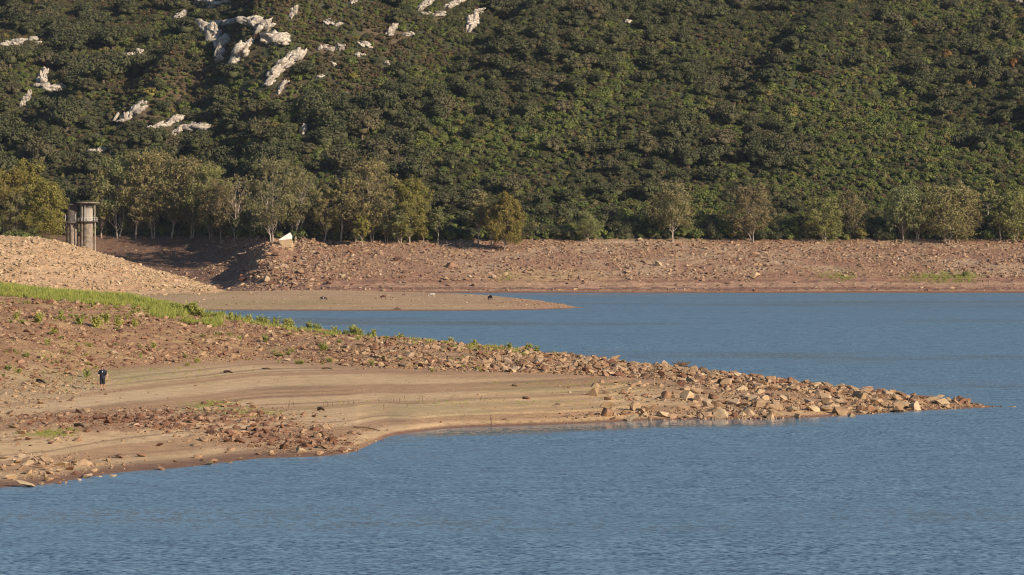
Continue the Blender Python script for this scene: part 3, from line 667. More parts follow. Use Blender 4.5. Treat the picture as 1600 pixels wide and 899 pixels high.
# ------------------------------------------------------------------ leaves, crowns, trees
def leaf_quads(C, Nrm, size, r, aspect=1.0, droop=0.0):
    n = len(C); Nrm = Nrm / np.linalg.norm(Nrm, axis=1, keepdims=True)
    t = r.normal(size=(n, 3)); t[:, 2] -= droop; t -= Nrm * (t * Nrm).sum(1, keepdims=True); t /= np.linalg.norm(t, axis=1, keepdims=True)
    b = np.cross(Nrm, t); s = (size * r.uniform(.6, 1.35, n))[:, None]
    a = t * s * aspect; b = b * s
    V = np.stack([C - a * .5, C + b * .45 - a * .05, C + a * .5, C - b * .45 + a * .05], 1).reshape(-1, 3)
    return V, np.arange(4 * n).reshape(n, 4)
def ico(sub):
    bm = bmesh.new(); bmesh.ops.create_icosphere(bm, subdivisions=sub, radius=1.0)
    V = np.array([v.co[:] for v in bm.verts]); T = np.array([[v.index for v in f.verts] for f in bm.faces]); bm.free(); return V, T
ICO1, ICO2 = ico(1), ico(2)
def bushy_crown(name, seed, mat, w=1.0, h=.6, lobes=7, leaves=260, lsize=.09, core=.78, flat=False):
    """crown about w wide and h tall standing on z=0, made of uneven lobes: a knobbly heart with leaf clumps round it"""
    r = np.random.default_rng(seed); Vs = []; Qs = []; Ts = []; off = 0
    for i in range(lobes):
        a = r.uniform(0, 6.28); rad = r.uniform(0, .36) * w if i else 0
        lr = w * r.uniform(.17, .30); zc = h * r.uniform(.35, .72) * (1 - .5 * (rad / (.5 * w)) ** 2)
        c = np.array([rad * math.cos(a), rad * math.sin(a), zc]); sq = np.array([1, 1, r.uniform(.65, .95) * h / w * 1.5])
        V, T = ICO1; rr = 1 + .25 * r.normal(size=(len(V), 1)).clip(-1, 1); Vc = c + V * lr * core * sq * rr
        Vs.append(Vc); Ts.append(T + off); off += len(Vc)
        n = leaves // lobes; d = r.normal(size=(n, 3)); d /= np.linalg.norm(d, axis=1, keepdims=True); d[:, 2] = np.where(d[:, 2] < -.35, -d[:, 2], d[:, 2])
        bmp = 1 + .22 * np.sin(d[:, :1] * 7 + seed) * np.sin(d[:, 1:2] * 6 + i)
        P = c + d * lr * sq * bmp * r.uniform(.82, 1.12, (n, 1))
        V, Q = leaf_quads(P, d + .75 * r.normal(size=(n, 3)), lsize * w, r); Vs.append(V); Qs.append(Q + off); off += len(V)
    # skirt to the ground so that no daylight shows under it
    V, T = ICO1; Vc = np.array([0, 0, h * .28]) + V * np.array([.24 * w, .24 * w, .24 * h]); Vs.append(Vc); Ts.append(T + off)
    return mesh_np(name, np.concatenate(Vs), quads=np.concatenate(Qs), tris=np.concatenate(Ts), mat=mat)

def limb_path(a, b, r, wob=.12, n=5):
    a = np.array(a, float); b = np.array(b, float); L = np.linalg.norm(b - a); P = []
    for i in range(n):
        t = i / (n - 1); p = a + (b - a) * t; p[2] += L * .10 * math.sin(math.pi * t)
        if 0 < i < n - 1: p += r.normal(size=3) * L * wob * .35
        P.append(tuple(p))
    return P
def euc(seed, H, W, leafmat, bark, stems=1, base=.28, density=1.0, droop=.5, top_heavy=.0, lsize=.34, lobes=15):
    """eucalyptus: forked pale limbs running into an airy, clumped crown. Returns trunk mesh, crown mesh"""
    r = np.random.default_rng(seed); bm = bmesh.new(); LC = []
    for k in range(stems):
        bx = (k - (stems - 1) / 2) * .5; lean = r.normal(0, .05) * H + (k - (stems - 1) / 2) * W * .16
        fork = H * base * r.uniform(.85, 1.15); top = np.array([lean, r.normal(0, .03) * H, H * r.uniform(.8, .9)])
        tp = limb_path((bx, 0, -.6), (bx + lean * .35, 0, fork), r, .05, 4) + limb_path((bx + lean * .35, 0, fork), top, r, .08, 5)[1:]
        R0 = .0115 * H / math.sqrt(stems) + .05
        tube(bm, tp, [R0 * (1 - .82 * i / (len(tp) - 1)) for i in range(len(tp))], 7)
        nl = lobes // stems
        for i in range(nl):
            # lobe centre inside an egg-shaped crown
            t = (i + r.uniform(.1, .9)) / nl; zc = H * (base + .1 + (1 - base - .16) * t)
            prof = math.sin(math.pi * min(1, (.22 + .72 * t) ** (1 + top_heavy))) ** .7
            a = i * 2.4 + r.uniform(-.5, .5) + k * 1.1; rad = W * .5 * prof * r.uniform(.45, .86)
            f = (zc / H - base) / (1 - base); cx = bx + lean * (.35 + .65 * f)
            c = np.array([cx + rad * math.cos(a), rad * math.sin(a), zc]); LC.append((c, W * r.uniform(.13, .20) * (1.15 - .25 * t)))
            j = int(min(len(tp) - 2, 2 + f * (len(tp) - 3) * .75)); st = np.array(tp[j])
            lp = limb_path(st, c, r, .16, 5); r0 = R0 * .40 * (1 - .45 * f); tube(bm, lp, [r0, r0 * .8, r0 * .6, r0 * .42, r0 * .2], 5)
            for _ in range(2):
                e = c + r.normal(size=3) * W * .09 + np.array([0, 0, .04 * H]); tube(bm, limb_path(lp[3], e, r, .15, 3), [r0 * .35, r0 * .25, r0 * .1], 4, False)
    tr = bpy.data.meshes.new('trunk'); bm.to_mesh(tr); bm.free(); tr.materials.append(bark)
    for p in tr.polygons: p.use_smooth = True
    Vs = []; Qs = []; off = 0
    for c, lr in LC:
        ns = int(11 * density) + 3
        for _ in range(ns):
            d = r.normal(size=3); d /= np.linalg.norm(d); sc_ = c + d * lr * r.uniform(.35, 1.15) * np.array([1.15, 1.15, .85]); sr = lr * r.uniform(.28, .5)
            n = int(34 * density * r.uniform(.6, 1.3)); e = r.normal(size=(n, 3)) * np.array([.55, .55, .5]); e[:, 2] -= abs(e[:, 2]) * droop * .5
            P = sc_ + e * sr; out = (P - np.array([0, 0, H * .55])); out /= np.linalg.norm(out, axis=1, keepdims=True)
            V, Q = leaf_quads(P, out * .8 + e + .8 * r.normal(size=(n, 3)), lsize, r, 1.5, droop); Vs.append(V); Qs.append(Q + off); off += len(V)
    cr = mesh_np('crown', np.concatenate(Vs), quads=np.concatenate(Qs), mat=leafmat)
    return tr, cr
def plant_tree(name, loc, meshes, sc_=1.0, rz=0.0, label=None, cat='tree', group=None, sx=1.0):
    t = empty(name, loc, rz, label, cat, group); t.scale = (sc_ * sx, sc_ * sx, sc_)
    for nm, me in zip(('trunk', 'crown'), meshes):
        o = bpy.data.objects.new(nm, me); link(o, t)
    return t

EUC = {}
def euc_kind(k, var=0):
    """k: broad, tall, slim, rust, bare, yellow, double, small"""
    if (k, var) not in EUC:
        P = dict(broad=(11, 18, 15, M_euc, M_bark_w, 1, .2, .85, .5, 0), broad2=(12, 17, 16, M_euc, M_bark_w, 2, .10, 1.0, .5, .1), rust=(13, 17, 14, M_euc_r, M_bark_w, 2, .12, .75, .4, .2), rust2=(19, 17, 13, M_euc_r, M_bark_w, 1, .14, .8, .4, .1),
                 tall=(14, 25, 13, M_euc, M_bark_w, 1, .16, .9, .6, .2), tall2=(15, 25, 15, M_euc, M_bark_w, 2, .12, .9, .5, .2), slim=(16, 18, 7, M_euc, M_bark_w, 1, .28, .9, .5, .1), slim2=(20, 15, 6, M_euc_y, M_bark_w, 1, .25, 1.0, .5, 0),
                 yellow=(17, 22, 15, M_euc_y, M_bark_w, 1, .10, 1.5, .5, 0), yellow2=(21, 25, 14, M_euc_y, M_bark_w, 2, .16, 1.2, .5, 0), bare=(18, 16, 11, M_euc_r, M_bark_w, 2, .2, .32, .2, .3), small=(22, 8, 4.5, M_euc_y, M_bark_w, 1, .3, .9, .5, 0))[k]
        s0, H, W, lm, bk, stems, base, den, dr, th = P
        EUC[(k, var)] = (euc(s0 + 100 * var, H, W, lm, bk, stems, base, den, dr, th, .34, 26 if W > 12 else 18), H)
    return EUC[(k, var)]

# line of eucalyptus along the far bank and the grove on the headland: column, row of the foot, row of the top, kind, depth hint, label
TREES = [
 (8, 374, 262, 'yellow2', 832, 'tall leafy eucalyptus at the left edge behind the headland crest'),
 (40, 374, 252, 'yellow2', 838, 'tallest grey-green eucalyptus of the headland grove'),
 (28, 374, 300, 'tall2', 826, 'lower spreading eucalyptus in front of the headland grove'),
 (69, 375, 283, 'yellow', 824, 'dense yellow-green eucalyptus beside the concrete tower'),
 (158, 372, 262, 'tall', 0, 'dim eucalyptus behind the concrete tower roof'),
 (185, 372, 245, 'tall2', 0, 'tall brownish eucalyptus right of the tower at the dark bay'),
 (212, 372, 240, 'tall', 0, 'tall airy eucalyptus over the shaded bay'),
 (240, 372, 238, 'tall2', 0, 'tallest olive eucalyptus in the grove over the shaded bay'),
 (268, 373, 250, 'tall', 0, 'olive eucalyptus between the tallest one and the rusty one'),
 (300, 373, 250, 'rust', 0, 'rusty brown eucalyptus in the grove over the shaded bay'),
 (330, 374, 260, 'tall2', 0, 'yellowish eucalyptus with the rusty one on its left'),
 (368, 376, 272, 'bare', 0, 'thin pink-brown half bare eucalyptus at the end of the bay'),
 (345, 376, 290, 'rust2', 0, 'low rusty eucalyptus in front of the half bare one'),
 (425, 380, 250, 'tall2', 0, 'big olive eucalyptus rising behind the white topped block'),
 (456, 376, 310, 'slim', 0, 'slender reddish eucalyptus right behind the white topped block'),
 (462, 378, 262, 'tall', 0, 'pale brown eucalyptus behind the slender reddish one'),
 (533, 380, 278, 'slim', 0, 'straight white trunked eucalyptus with a small yellow crown'),
 (507, 379, 290, 'tall', 0, 'olive eucalyptus left of the straight white trunked one'),
 (566, 386, 337, 'small', 0, 'small round headed sapling standing out in front on the stones'),
 (582, 378, 252, 'tall2', 0, 'tallest airy eucalyptus in the middle clump'),
 (604, 379, 290, 'rust', 0, 'rust brown eucalyptus in the middle clump'),
 (556, 379, 300, 'rust2', 0, 'dim brown eucalyptus behind the small sapling'),
 (640, 380, 280, 'yellow', 0, 'yellow-olive eucalyptus at the right end of the middle clump'),
 (625, 381, 312, 'broad2', 0, 'low spreading eucalyptus under the yellow-olive one'),
 (662, 382, 352, 'small', 0, 'bushy yellow-green sapling at the edge of the stones'),
 (684, 382, 322, 'slim', 0, 'narrow dull green eucalyptus right of the bushy sapling'),
 (747, 386, 297, 'slim', 0, 'pointed eucalyptus with a thin straight trunk'),
 (788, 391, 305, 'yellow', 0, 'yellow-green eucalyptus standing lowest on the stony bank'),
 (768, 384, 318, 'slim2', 0, 'small yellow eucalyptus between the pointed one and the lowest one'),
 (920, 380, 332, 'broad', 0, 'dim grey-green eucalyptus at the foot of the bushy slope'),
 (1051, 378, 286, 'broad', 0, 'broad lone eucalyptus with white forked limbs'),
 (1176, 378, 290, 'rust', 0, 'rust tinted eucalyptus with two white stems'),
 (1288, 379, 312, 'broad2', 0, 'lopsided olive eucalyptus leaning over the bank'),
 (1330, 372, 298, 'rust2', 0, 'brownish eucalyptus behind the lopsided olive one'),
 (1411, 379, 292, 'broad', 0, 'round bushy eucalyptus hanging low over the stones'),
 (1434, 376, 305, 'rust', 0, 'rusty eucalyptus filling the gap beside the round one'),
 (1480, 380, 291, 'broad2', 0, 'orange-brown eucalyptus with a bright white trunk'),
 (1508, 374, 300, 'rust2', 0, 'dull eucalyptus just behind the bright white trunk'),
 (1543, 345, 279, 'slim', 0, 'slim eucalyptus on higher ground with a white stem'),
 (1563, 378, 305, 'slim', 0, 'narrow brown eucalyptus near the right end of the line'),
 (1586, 377, 300, 'broad2', 0, 'last olive eucalyptus at the right end of the line'),
 (1640, 378, 300, 'broad', 0, 'olive eucalyptus beyond the right end of the line'),
 (-40, 374, 258, 'yellow', 830, 'yellow-green eucalyptus beyond the left end of the grove'),
]
for i, (fx, fb, ft, kd, dh, lab) in enumerate(TREES):
    ms, H = euc_kind(kd, i % 3)
    if dh: p = Vector((toX(fx, dh), dh, float(ground(fx, dh))))
    else:
        p = hit(fx, fb + .5, 840, 1050, .5)
        if p is None: p = Vector((toX(fx, 935), 935, float(ground(fx, 935))))
    top = CAMZ - (ft - HY) * p.y / F; s_ = (top - p.z) / (H * .97)
    plant_tree('eucalyptus_tree', p, ms, s_, random.Random(i).uniform(-.5, .5) + (math.pi if i % 3 == 1 else 0), lab, 'tree', 'eucalyptus trees along the far bank', {'slim': 1.1}.get(kd, 1.0))

# ------------------------------------------------------------------ pale outcrops on the hillside: each a row of blocks along a line of photo pixels
OUT = [
 ([(332, 45), (345, 42), (360, 40), (368, 38)], 9, 'long pale ledge capping the curved cliff'),
 ([(330, 52), (332, 64), (338, 74)], 15, 'tall rounded white cliff face, biggest on the hill'),
 ([(352, 68), (346, 82), (343, 98)], 11, 'narrow white rib under the rounded cliff face'),
 ([(388, 38), (397, 44), (405, 40)], 12, 'white knob on the ridge right of the pale ledge'),
 ([(410, 50), (417, 48), (422, 47)], 11, 'pair of upright white blocks'),
 ([(412, 70), (424, 64), (432, 68), (438, 72)], 14, 'broad white hump left of the dark bushes'),
 ([(363, 110), (370, 96), (380, 88), (386, 84)], 14, 'greyish sloping crag below the white rib'),
 ([(419, 136), (425, 122), (436, 112), (448, 100), (460, 94), (466, 97)], 13, 'long diagonal white slab, longest on the hill'),
 ([(434, 147), (440, 140), (443, 136)], 8, 'small white block at the foot of the long diagonal slab'),
 ([(66, 134), (68, 124), (69, 116)], 8, 'white finger shaped spire'),
 ([(60, 138), (72, 138), (82, 143), (92, 140)], 9, 'low white blocks at the foot of the finger spire'),
 ([(35, 166), (45, 156), (44, 148)], 6, 'thin pale streak of stones below the finger spire'),
 ([(8, 74), (28, 72), (42, 68), (58, 72)], 10, 'wide pale ledge at the left edge of the hill'),
 ([(187, 196), (196, 190), (206, 182), (216, 176), (224, 172)], 12, 'stepped white crag in the middle of the left slope'),
 ([(240, 205), (254, 202), (268, 196), (277, 190)], 10, 'leaning white slab beside the twin boulders'),
 ([(272, 214), (280, 206)], 9, 'orange stained block under the leaning slab'),
 ([(296, 208), (304, 204), (314, 203), (320, 208)], 13, 'twin rounded white boulders near the foot of the slope'),
 ([(148, 240), (160, 238)], 10, 'small white outcrop just above the tower trees'),
 ([(190, 96), (197, 91), (201, 100)], 8, 'scattered grey stones in the shaded ravine'),
 ([(212, 90), (220, 84)], 9, 'grey slab in the shaded ravine'),
 ([(275, 30), (285, 26)], 9, 'pale block high on the left skyline spur'),
 ([(308, 8), (320, 4), (330, 6)], 9, 'pale ledge at the top edge left of the summit stones'),
 ([(330, 14), (348, 8), (355, 6)], 8, 'white stones at the top edge above the cliff'),
 ([(455, 30), (458, 20), (462, 14)], 6, 'short vertical line of pale stones above the diagonal slab'),
 ([(508, 40), (518, 38), (527, 42)], 7, 'pale low ledge between two dark bushes'),
 ([(502, 80), (508, 76)], 8, 'small white block left of its larger neighbour'),
 ([(518, 82), (526, 78), (532, 80)], 9, 'bright white outcrop in the centre of the heath'),
 ([(564, 74), (572, 72), (578, 76)], 7, 'flat white outcrop right of the bright one'),
 ([(558, 88), (568, 87)], 5, 'thin white ledge under the flat outcrop'),
 ([(606, 58), (612, 50), (618, 46)], 8, 'upright white outcrop on the heath'),
 ([(634, 58), (640, 57)], 6, 'small white stone right of the upright outcrop'),
 ([(656, 18), (664, 10), (672, 4)], 8, 'white ridge running up to the top edge'),
 ([(662, 25), (684, 27), (690, 24)], 6, 'loose white stones under the top ridge'),
 ([(700, 14), (710, 8), (722, 4)], 7, 'dashed line of stones at the top edge'),
 ([(745, 22), (752, 20)], 7, 'small pale block near the top middle'),
 ([(735, 50), (737, 42), (738, 36)], 12, 'isolated wedge shaped grey-white rock'),
 ([(472, 210), (474, 206)], 8, 'tiny bright white stone among dark oaks in the lower slope'),
 ([(534, 153), (540, 152)], 6, 'small pale stones beside the dry brown oak'),
 ([(499, 124), (504, 123)], 5, 'tiny white stone below the heath'),
 ([(520, 103), (522, 105)], 5, 'single white stone in the heath'),
 ([(604, 104), (605, 102)], 5, 'little upright stone in the green scrub'),
 ([(548, 8), (552, 6)], 6, 'pale stone near the top edge of the heath'),
 ([(978, 37), (981, 36)], 7, 'white stone alone among the central oaks'),
 ([(1580, 3), (1592, 5)], 8, 'pink-white stones in the top right corner'),
]
def hit_far(px, py): return hit(px, py, 925, 1500, .8)
ex_mask = []
OUT_OBJ = []
ICO3 = ico(3)
for i, (line, wpx_, lab) in enumerate(OUT):
    if i < 8: wpx_ = wpx_ * 1.12
    r = np.random.default_rng(700 + i); pts = [hit_far(*q) for q in line]; pts = [q for q in pts if q is not None]
    if not pts: continue
    base = pts[0]; Vs = []; Ts = []; off = 0
    steps = []
    dl = (pts[-1] - pts[0]); ang = math.atan2(-(topy(pts[-1].z, pts[-1].y) - topy(pts[0].z, pts[0].y)), topx(pts[-1].x, pts[-1].y) - topx(pts[0].x, pts[0].y)) if len(pts) > 1 else 0
    for a, b in zip(pts[:-1], pts[1:]):
        n = max(2, int((b - a).length / (wpx_ * a.y / F * .45)));  n = min(n, 9)
        steps += [a.lerp(b, k / n) for k in range(n)]
    steps.append(pts[-1])
    for q in steps:
        for _ in range(3):
            s_ = wpx_ * q.y / F * (r.uniform(.6, .95) if _ == 0 else r.uniform(.25, .6))
            V, T = ICO3 if _ == 0 else ICO2; pl = r.normal(size=(7, 3)) * np.array([1, .8, 1]); pl /= np.linalg.norm(pl, axis=1, keepdims=True); dd = r.uniform(.38, .95, 7)
            dt = V @ pl.T; rad = np.min(np.where(dt > .05, dd[None] / np.maximum(dt, .05), 9), 1).clip(0, 1.15)[:, None]; V = V * rad * .55 * (1 + .12 * r.normal(size=(len(V), 1)))
            th = ang + r.normal(0, .25); c_, sn = math.cos(th), math.sin(th)
            V = V * np.array([r.uniform(1.2, 2.4), 1.0, r.uniform(.7, 1.1)]) * s_ * 1.15; V = np.stack([V[:, 0] * c_ - V[:, 2] * sn, V[:, 1], V[:, 0] * sn + V[:, 2] * c_], 1)
            j = r.normal(0, .42, 3) * wpx_ * q.y / F * .75; V = V + np.array(q - base) + np.array([j[0], j[1], abs(j[2]) * .8 + .25 * s_])
            Vs.append(V); Ts.append(T + off); off += len(V)
    me = mesh_np('rock_outcrop', np.concatenate(Vs), tris=np.concatenate(Ts), mat=M_outcrop)
    o = obj('rock_outcrop', me, None, base); tag(o, lab, 'outcrop', 'pale outcrops on the hillside')
    for q in line: ex_mask.append((q[0], q[1], wpx_))
ex_mask = np.array(ex_mask)

# ------------------------------------------------------------------ woods and scrub of the hill
BUSH = [bushy_crown('crown', 1000 + i, M_leaf_green, 1, .62, 6 + i % 4, 420, .085, .66) for i in range(7)]
OAK = [bushy_crown('crown', 1100 + i, M_leaf_oak, 1, .62, 10 + i % 4, 1200, .055, .6) for i in range(6)]
HEATH = [bushy_crown('crown', 1200 + i, M_leaf_heath, 1, .6, 5, 220, .11, .66) for i in range(5)]
ORNG = [bushy_crown('crown', 1300, M_orange, 1, .8, 6, 320, .09)]
ALLV = BUSH + OAK + HEATH + ORNG
bm = bmesh.new(); tube(bm, [(0, 0, -.1), (.02, .01, .15), (-.02, 0, .36)], [.045, .035, .022], 6)
for a in (0, 2.1, 4.2): tube(bm, [(0, 0, .14), (.1 * math.cos(a), .1 * math.sin(a), .26), (.24 * math.cos(a), .24 * math.sin(a), .38)], [.026, .018, .01], 5)
TRUNK = bpy.data.meshes.new('trunk'); bm.to_mesh(TRUNK); bm.free(); TRUNK.materials.append(M_bark_d)

def hill_points():
    """jittered grid over the hill, spacing set by the kind of cover"""
    out = []
    def layer(sp, d0, d1, sel):
        xs = np.arange(-420, 470, sp); ds = np.arange(d0, d1, sp)
        X, D = np.meshgrid(xs, ds); X = (X + rng.uniform(-.5, .5, X.shape) * sp).ravel(); D = (D + rng.uniform(-.5, .5, D.shape) * sp).ravel()
        px = topx(X, D); Ds, Dt, zt = far_nodes(px); k = (D > Dt + 3) & (px > -700) & (px < 2500); X, D, px = X[k], D[k], px[k]
        z = far_z(px, D); py = topy(z, D); k = (py > -60) & sel(px, py, X, D); return X[k], D[k], px[k], py[k], z[k]
    def heath_w(px, py, X, D):        # 1 where low brown heath covers the slope
        n = fbm(X / 30, D / 34, 121, 3)
        a = sstep(.0, .25, n + ip(px, [0, 300, 520, 700, 800], [-.1, .02, .22, .0, -.6]) - sstep(90, 180, py) * .5)
        b = sstep(40, 0, py - ip(px, [0, 100, 240, 330], [95, 75, 30, -20])) * (px < 330)
        return np.clip(np.maximum(a * (px < 800), b), 0, 1)
    # big oaks
    def s1(px, py, X, D):
        n = fbm(X / 40, D / 40, 131, 3); w = ip(px, [-300, 0, 250, 600, 1000, 1600], [.75, .75, .7, .55, .25, .2])
        w = w * (1 - .78 * heath_w(px, py, X, D)) * ip(py, [0, 150, 250, 330, 372], [1, .9, .55, .25, .15]); w = np.where(px < 420, np.maximum(w, .5 * (1 - heath_w(px, py, X, D))), w)
        return rng.random(len(px)) < np.clip(w + 1.1 * n, .0, .95)
    A = layer(7.2, 935, 1420, s1); n = len(A[0]); out.append((A, np.where(A[2] < 650, rng.uniform(8, 14.5, n), rng.uniform(6.0, 11.5, n)), rng.integers(7, 13, n), np.zeros(n, int)))
    # green bushes
    def s2(px, py, X, D): return rng.random(len(px)) > ip(px, [0, 300, 420], [.6, .62, .88]) * heath_w(px, py, X, D)
    B = layer(2.35, 928, 1330, s2); n = len(B[0]); pn = fbm(B[0] / 28, B[1] / 34, 151, 3) + .35 * sstep(200, 60, B[3]); out.append((B, rng.gamma(8, .36, n).clip(1.5, 5.8) * (1.05 + .4 * fbm(B[0] / 18, B[1] / 22, 153, 2)), np.where(rng.random(n) < np.clip(ip(B[2], [0, 500, 900, 1600], [.45, .35, .22, .2]) + 1.6 * pn, .04, .95), rng.integers(7, 13, n), rng.integers(0, 7, n)), np.ones(n, int)))
    # heath
    def s3(px, py, X, D): return rng.random(len(px)) < np.maximum(heath_w(px, py, X, D) * .9, .3)
    C = layer(1.55, 940, 1420, s3); n = len(C[0]); out.append((C, rng.uniform(1.7, 3.4, n), np.where(rng.random(n) < .25, rng.integers(0, 7, n), rng.integers(13, 18, n)), np.full(n, 2)))
    return out
L = hill_points()
X = np.concatenate([a[0][0] for a in L]); D = np.concatenate([a[0][1] for a in L]); px = np.concatenate([a[0][2] for a in L]); py = np.concatenate([a[0][3] for a in L]); z = np.concatenate([a[0][4] for a in L])
w = np.concatenate([a[1] for a in L]); vi = np.concatenate([a[2] for a in L]); cls = np.concatenate([a[3] for a in L])
# leave the outcrops and what stands just below them open
hpx = w * .6 * F / D
ddx = np.abs(px[:, None] - ex_mask[:, 0][None]); ddy = py[:, None] - ex_mask[:, 1][None]
cov = (ddx < ex_mask[:, 2][None] * .5 + (w * F / D * .42)[:, None]) & (ddy > -3) & (ddy < hpx[:, None] * .7 + 1)
k = ~(cov & (w > 2.1)[:, None]).any(1); X, D, px, py, z, w, vi, cls = [a[k] for a in (X, D, px, py, z, w, vi, cls)]
hs = rng.uniform(.8, 1.2, len(X)); rz = rng.uniform(0, 6.28, len(X))
inside = (px > -10) & (px < 1610) & (py > 5) & (py < 385)
HM = [(69, 125, 'the finger spire'), (205, 183, 'the stepped white crag'), (262, 198, 'the leaning white slab'), (306, 205, 'the twin white boulders'), (335, 60, 'the tall curved cliff'), (372, 98, 'the greyish crag'), (440, 110, 'the long diagonal slab'), (400, 44, 'the white knob'), (526, 80, 'the bright heath outcrop'), (612, 50, 'the upright heath outcrop'),
      (737, 42, 'the isolated wedge rock'), (665, 12, 'the top white ridge'), (473, 208, 'the tiny stone among dark oaks'), (30, 72, 'the wide left ledge'), (155, 240, 'the small outcrop over the tower'), (240, 240, 'the tallest bay eucalyptus'), (425, 255, 'the eucalyptus behind the white topped block'), (582, 255, 'the tallest middle eucalyptus'), (747, 300, 'the pointed eucalyptus'),
      (788, 310, 'the lowest standing eucalyptus'), (920, 335, 'the dim grey-green eucalyptus'), (1051, 290, 'the broad lone eucalyptus'), (1176, 295, 'the rust tinted eucalyptus'), (1288, 315, 'the lopsided eucalyptus'), (1411, 295, 'the round bushy eucalyptus'), (1480, 295, 'the bright white trunk'), (1543, 282, 'the slim high eucalyptus'), (979, 36, 'the lone central stone'), (1510, 130, 'the orange autumn tree'), (1585, 5, 'the corner stones')]
singles = np.zeros(len(X), bool); hill_items = []
for c_, cnt in ((0, 290), (1, 290)):
    idx = np.nonzero((cls == c_) & inside)[0]; idx = idx[np.argsort(-(w[idx] / D[idx]))][:cnt]; singles[idx] = True
    for j in idx:
        oak = vi[j] >= 7; nm = 'oak_tree' if c_ == 0 else 'bush'
        t = empty(nm, (X[j], D[j], z[j] - (0 if c_ == 0 else .1)), float(rz[j]), None, 'tree' if c_ == 0 else 'bush'); t.scale = (w[j], w[j], w[j] * hs[j])
        link(bpy.data.objects.new('trunk', TRUNK), t)
        o = bpy.data.objects.new('crown', ALLV[vi[j]]); link(o, t); o.location = (0, 0, .10 if c_ == 0 else 0.0)
        if c_ == 0: ph = ('very broad' if w[j] > 12 else 'broad') + ' grey-green oak'
        else: ph = ('large' if w[j] > 5.3 else 'rounded') + (' dull green bush' if oak else ' fresh green bush')
        hill_items.append((o.parent, ph, float(px[j]), float(py[j])))
place_labels([h for h in hill_items if h[0]['category'] == 'tree'], HM, 'oaks scattered over the hillside', 'upslope of', 'downslope of')
place_labels([h for h in hill_items if h[0]['category'] == 'bush'], HM, 'evergreen bushes on the hillside', 'upslope of', 'downslope of')
# autumn coloured trees on the right slope
for (fx, fy, wp, lab) in ((1512, 140, 26, 'orange autumn tree, brightest on the upper right slope'), (1478, 100, 22, 'small yellow-orange tree left of the brightest one'), (1428, 45, 12, 'little orange tree high on the right slope'), (1582, 110, 18, 'rusty tree near the right edge of the slope'), (1555, 50, 16, 'faint orange tree high near the right edge')):
    p = hit_far(fx, fy)
    if p is None: continue
    t = empty('autumn_tree', p, .3, lab, 'tree', 'autumn coloured trees on the hillside'); ww = wp * p.y / F; t.scale = (ww, ww, ww * 1.2)
    link(bpy.data.objects.new('trunk', TRUNK), t); o = link(bpy.data.objects.new('crown', ORNG[0]), t); o.location = (0, 0, .12)
k = ~singles; n = int(k.sum())
lift = np.where(cls == 0, w * .10, -.1)
scatter('woodland', np.stack([X, D, z + lift], 1)[k], np.stack([0 * X, 0 * X, rz], 1)[k], np.stack([w, w, w * hs], 1)[k], vi[k], ALLV, 'evergreen oaks and scrub covering the hillside')
# dark understorey right behind the eucalyptus line
N = 1700; upx = rng.uniform(-600, 2400, N); Ds, Dt, zt = far_nodes(upx); ud = Dt + rng.uniform(3, 18, N); uz = far_z(upx, ud); uw = rng.uniform(3.0, 6.5, N)
scatter('undergrowth', np.stack([toX(upx, ud), ud, uz - .3], 1), np.stack([0 * upx, 0 * upx, rng.uniform(0, 6.28, N)], 1), np.stack([uw, uw, uw * rng.uniform(.8, 1.3, N) * np.where(upx < 420, 1.7, 1)], 1), np.where(rng.random(N) < .5, rng.integers(0, 7, N), rng.integers(7, 13, N)), ALLV, 'dense dark undergrowth behind the eucalyptus trunks')
# bushes at the foot of the headland grove
N = 120; upx = rng.uniform(-300, 100, N); ud = rng.uniform(812, 850, N); uz = ground(upx, ud); uw = rng.uniform(2.2, 5, N)
k = ~((ud < 820) & (upx > 60))
scatter('grove_undergrowth', np.stack([toX(upx, ud), ud, uz - .2], 1)[k], np.zeros((int(k.sum()), 3)), np.stack([uw, uw, uw], 1)[k], rng.integers(0, 7, int(k.sum())), BUSH, 'low green bushes under the headland eucalyptus')

# ------------------------------------------------------------------ grass and weeds of the near shore
def tuft(name, seed, mat, n=26, h=1.0, spread=.35, wd=.05, lean=.35):
    r = np.random.default_rng(seed); V = []; T = []
    for i in range(n):
        a = r.uniform(0, 6.28); rad = spread * math.sqrt(r.random()); b = np.array([rad * math.cos(a), rad * math.sin(a), -.03]); hh = h * r.uniform(.5, 1.1)
        t = b + np.array([r.normal(0, lean * .4) * hh, r.normal(0, lean * .4) * hh, hh]); m = (b + t) / 2 + np.array([0, 0, .08 * hh])
        th = r.uniform(0, 3.14); s_ = np.array([math.cos(th), math.sin(th), 0]) * wd * r.uniform(.7, 1.3)
        k = len(V); V += [b - s_ * .5, b + s_ * .5, m + s_ * .5, m - s_ * .5, t]; T += [(k, k + 1, k + 2), (k, k + 2, k + 3), (k + 3, k + 2, k + 4)]
    return mesh_np(name, np.array(V), tris=np.array(T), mat=mat)
GR = [tuft('grass_tuft', 50 + i, M_grass, 26, 1.0, .45) for i in range(5)]
